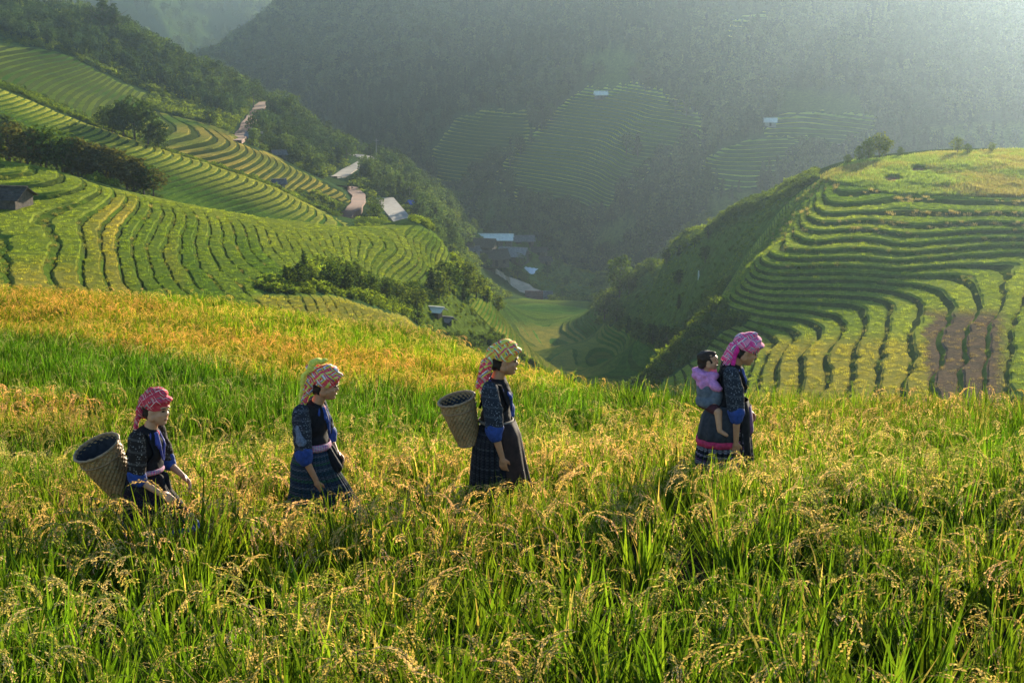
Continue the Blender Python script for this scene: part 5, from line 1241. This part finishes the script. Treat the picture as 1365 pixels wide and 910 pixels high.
    # wall at the end of the sandy road: two tones, each a wall of its own
    for (px, lab, m, wd) in ((712, 'reddish brown retaining wall at the end of the sandy road', M_BRICK, 5.6), (728, 'grey slab wall joining the reddish wall at the road end', M_GREYW, 4.2)):
        p = hit(px, 398, 540, 700); parts = []
        for k in range(6):
            for i in range(int(wd/.7)): parts.append(box_geo(-wd/2+i*.7+.02, -wd/2+i*.7+.68, -.2-.03*((i*7+k*3) % 3), .2, -.8+k*.55, -.8+k*.55+.52))
        root = empty('retaining_wall', p, R(-6)); tag(root, lab, 'wall')
        v, f = box_geo(-wd/2, wd/2, -.15, .15, -1.2, 2.4); mesh_obj('core', v, f, [m], root)
        v, f = join_geo(parts); o = mesh_obj('block', v, f, [m], root, kind='stuff'); BLOCK.append((p[0], p[1], 4))
    # poles
    for k, (px, py, a, b, hgt) in enumerate(((368,136,600,720,5.5),(380,141,600,720,5.5),(392,147,600,720,5.0),(502,214,560,680,7.0),(546,272,440,620,5.0))):
        p = hit(px, py, a, b); root = empty('utility_pole', p)
        lab = ['leftmost of three thin poles on the ridge above the forest', 'middle of three thin poles on the ridge above the forest', 'rightmost of three thin poles on the ridge above the forest', 'pale pole beside the bend of the concrete road', 'pole by the blue roofed shed'][k]
        tag(root, lab, 'pole', 'utility poles'); v, f = tube_geo([(0,0,-.5),(0,0,hgt*.5),(0,0,hgt)], [.22,.17,.12], 8); mesh_obj('pole', v, f, [M_POLE], root)
        v, f = box_geo(-.8, .8, -.08, .08, hgt-.7, hgt-.55); mesh_obj('crossarm', v, f, [M_POLE], root)
    p = hit(932, 330, 255, 330); root = empty('marker_post', p); tag(root, 'short white post standing among the bushes on the right hillside', 'post'); v, f = tube_geo([(0,0,-.3),(0.02,0,.7),(0,0,1.35)], [.12,.14,.10], 8); mesh_obj('post', v, f, [M_TARP], root)
# ------------------------------------------------------------------ single trees
def tree_mesh_set():
    out = {}
    for i in range(7):
        kind = ('round', 'tall', 'open')[i % 3]
        if kind == 'round': g = crown_geo(500+i, .36, .80, .12, 760, .085, 17)
        elif kind == 'tall': g = crown_geo(500+i, .21, .92, .05, 620, .075, 17, taper=.6)
        else: g = crown_geo(500+i, .42, .66, .30, 560, .085, 12)
        tr = trunk_geo(520+i, .85, .028, 7, .26, .35)
        out[i] = (g, tr)
    return out
TREE_SETS = tree_mesh_set(); TREE_CACHE = {}
TREES = []
ORD = 'first second third fourth fifth sixth seventh eighth ninth tenth eleventh twelfth thirteenth fourteenth fifteenth sixteenth seventeenth eighteenth nineteenth twentieth'.split()
def ordinal(i): return ORD[i] if i < 20 else 'twenty '+ORD[i-20]
def label_trees():
    by = {}
    for t in TREES:
        if t[0].get('group'): by.setdefault(t[0]['group'], []).append(t)
    for g, ts in by.items():
        for i, (o, px, kind, tone, h) in enumerate(sorted(ts, key=lambda t: t[1])):
            look = {'dark': 'dark green', 'mid': 'mid green', 'light': 'pale green', 'dusty': 'dusty grey green'}[tone]+' '+('round', 'slender', 'open')[kind % 3]
            o['label'] = (look+' tree, '+ordinal(i)+' from the left, '+g)
def tree(px, py, y0, y1, h, kind, tone, label, group, sc=1.0, name='tree'):
    p = hit(px, py, y0, y1)
    key = (kind, tone)
    if key not in TREE_CACHE:
        (V, F, s), tr = TREE_SETS[kind]
        c = geo_mesh('crown', V, F, M_TREE[tone], s).data; t = mesh_obj('trunk', tr[0], tr[1], [M_BARK], link=False).data; TREE_CACHE[key] = (c, t)
    root = empty(name, (p[0], p[1], p[2]-.1), rng.uniform(0, 6.28)); root.scale = (h*sc, h*sc, h); tag(root, label, 'tree', group)
    for nm, me in (('trunk', TREE_CACHE[key][1]), ('crown', TREE_CACHE[key][0])):
        o = bpy.data.objects.new(nm, me); COL.objects.link(o); o.parent = root
    BLOCK.append((p[0], p[1], h*.10)); TREES.append((root, px, kind, tone, h))
def build_trees():
    r = np.random.default_rng(11)
    g = 'dark grove behind the near terraces'
    lab = 'dusty dark tree in the grove behind the near left terraces'
    for (x, y, h, k) in ((14,235,9,0),(38,232,8,3),(62,238,9.5,2),(84,242,8,5),(105,247,9,0),(126,252,8.5,2),(148,258,8.5,3),(170,262,7.5,5),(192,265,7,0),(24,210,7,6),(54,215,7.5,3),(96,225,8,6),(140,238,8,2),(178,248,7.5,6),(205,268,6,5),(118,232,8,0),(-10,225,8,3),(76,228,7,2)):
        tree(x, y, 255, 345, h*.62, k, ('dusty', 'dark', 'dusty', 'mid')[int(r.integers(0, 4))], lab, g, 1.35)
    lab, g = 'dark tree in the clump', 'clump between the upper terraces'
    for (x, y, h, k) in ((165,192,8,0),(180,196,9,5),(198,200,7.5,3),(150,182,6,0),(212,208,6,3),(138,172,5,0)): tree(x, y, 400, 480, h, k, 'dark', lab, g, 1.1)
    tree(279, 168, 500, 560, 5, 0, 'dark', 'lone round bush-like tree among the striped upper left terraces', None, 1.3)
    lab, g = 'tree on the ridge line of the left forest slope', 'left forest ridge'
    for i, (x, y) in enumerate(((172,62),(186,68),(204,74),(222,86),(240,96),(256,98),(272,108),(288,116),(304,124),(322,132),(338,136),(366,146),(384,156),(398,164),(412,172),(424,180),(438,190),(450,200),(462,210),(118,45),(100,40))):
        tree(x, y+4, 560, 720, r.uniform(6, 10), int(r.integers(0, 6)), ('mid', 'dark', 'mid')[i % 3], lab, g, 1.15)
    tree(138, 42, 600, 720, 13, 1, 'dark', 'tallest dark tree on the left ridge, standing above the forest', None, 1.5); tree(152, 46, 600, 720, 11, 4, 'dark', 'dark tall tree just right of the tallest one on the left ridge', None, 1.7)
    lab, g = 'tree on the slope around the concrete road', 'slope around the concrete road'
    for i, (x, y) in enumerate(((500,300),(506,262),(528,262),(540,258),(545,235),(556,250),(566,262),(575,275),(585,290),(568,300),(590,305),(532,238),(520,225),(602,318),(560,278),(580,312),(503,285))):
        tree(x, y, 420, 700, r.uniform(4, 7), int(r.integers(0, 7)), ('mid', 'dark', 'mid', 'light')[i % 4], lab, g, 1.05)
    lab, g = 'tree among and around the village houses', 'village'
    for i, (x, y) in enumerate(((605,330),(600,345),(612,352),(625,358),(638,365),(645,350),(672,338),(700,340),(712,336),(706,350),(695,358),(735,345),(745,358),(730,370),(742,378),(755,380),(762,365),(690,372),(700,378),(672,362),(715,322),(740,330),(680,318),(600,318),(618,312),(650,318),(770,375),(750,396))):
        tree(x, y, 520, 740, r.uniform(2.6, 5.2), int(r.integers(0, 7)), ('mid', 'dark', 'light', 'mid')[i % 4], lab, g, 1.1)
    lab, g = 'dark tree on the lower slope of the right hillside', 'bushy right hillside'
    for i, (x, y, h) in enumerate(((826,390,9.5),(806,404,7),(838,392,5),(868,362,3.2),(888,352,3),(905,342,2.6),(926,330,2.6),(944,318,2.4),(905,412,3),(850,450,4),(870,460,4),(888,468,4.5),(906,473,4),(925,468,3.5),(838,444,4),(822,428,5),(905,380,3),(940,350,3))):
        tree(x, y, 255, 420, h, int(r.integers(0, 6)), 'dark' if i % 3 else 'mid', lab, g, 1.0)
    lab, g = 'pale small tree on the back edge of the round hilltop', 'back of the round hilltop'
    for i, (x, y, h) in enumerate(((1158,213,3.4),(1172,212,3.8),(1145,216,2.4),(1180,211,3),(1130,221,1.8),(1276,206,2.6),(1290,207,1.8),(1322,205,1.7),(1200,209,1.6))):
        tree(x, y, 262, 316, h, (0, 2, 3, 5)[i % 4], 'light' if i % 2 else 'mid', lab, g, 1.0)
    lab, g = 'leafy tree on the bushy flank below the near left terraces', 'flank below the near terraces'
    for i, (x, y) in enumerate(((380,378),(398,382),(415,380),(440,384),(460,388),(478,386),(496,395),(515,400),(532,405),(548,398),(565,405),(585,398),(600,392),(618,400),(635,398),(650,402),(610,375),(625,380),(590,380),(575,388),(665,398),(405,362),(640,385),(556,415))):
        tree(x, y, 190, 330, r.uniform(2.2, 4.2), int(r.integers(0, 6)), ('mid', 'dark', 'light')[i % 3], lab, g, 1.25)
    lab, g = 'tree standing out of the forest on the far mountainside', 'edges of the far terraces'
    for i, (x, y) in enumerate(((735,160),(722,175),(708,190),(694,205),(680,222),(668,238),(655,252),(640,268),(835,205),(850,208),(700,275),(720,285),(745,292),(765,296),(905,245),(925,240),(880,225),(1050,245),(1075,238),(1095,232),(1030,252),(900,150),(915,155),(860,122))):
        tree(x, y, 620, 1150, r.uniform(7, 12), int(r.integers(0, 6)), 'dark' if i % 2 else 'mid', lab, g, 1.0)
# ------------------------------------------------------------------ air
def build_haze(dens, g, col):
    x0, x1, y0, y1, z0, z1 = -2150, 2150, -60, 4300, ZMIN-1.0, ZMAX+6
    V, F = box_geo(x0, x1, y0, y1, z0, z1); o = mesh_obj('haze', V, F, kind='stuff')
    m = bpy.data.materials.new('haze_air'); m.use_nodes = True; nt = m.node_tree; nt.nodes.clear()
    v = nt.nodes.new('ShaderNodeVolumePrincipled'); v.inputs['Density'].default_value = dens; v.inputs['Anisotropy'].default_value = g; v.inputs['Color'].default_value = (*col, 1)
    mo = nt.nodes.new('ShaderNodeOutputMaterial'); L(nt, v.outputs[0], mo.inputs['Volume']); o.data.materials.append(m)
# ------------------------------------------------------------------ build
HILL = ground_sheet('hillside', 1.2, 4100, 1250, 540, lambda y: 0.485*y+14)
_z = np.empty(len(HILL.data.vertices)*3); HILL.data.vertices.foreach_get('co', _z); ZMIN = float(_z[2::3].min()); ZMAX = float(_z[2::3].max())+18
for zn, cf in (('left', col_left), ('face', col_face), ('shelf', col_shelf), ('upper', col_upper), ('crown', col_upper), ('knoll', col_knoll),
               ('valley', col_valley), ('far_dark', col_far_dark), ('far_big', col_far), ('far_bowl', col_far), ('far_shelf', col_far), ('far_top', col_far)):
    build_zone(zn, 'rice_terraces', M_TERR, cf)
build_roads()
build_houses()
build_trees()
label_trees()
build_people()
plant_undergrowth()
plant_forest()
plant_terraces()
plant_front(PEOPLE_SPOTS)
build_haze(HAZE_D, HAZE_G, HAZE_C)
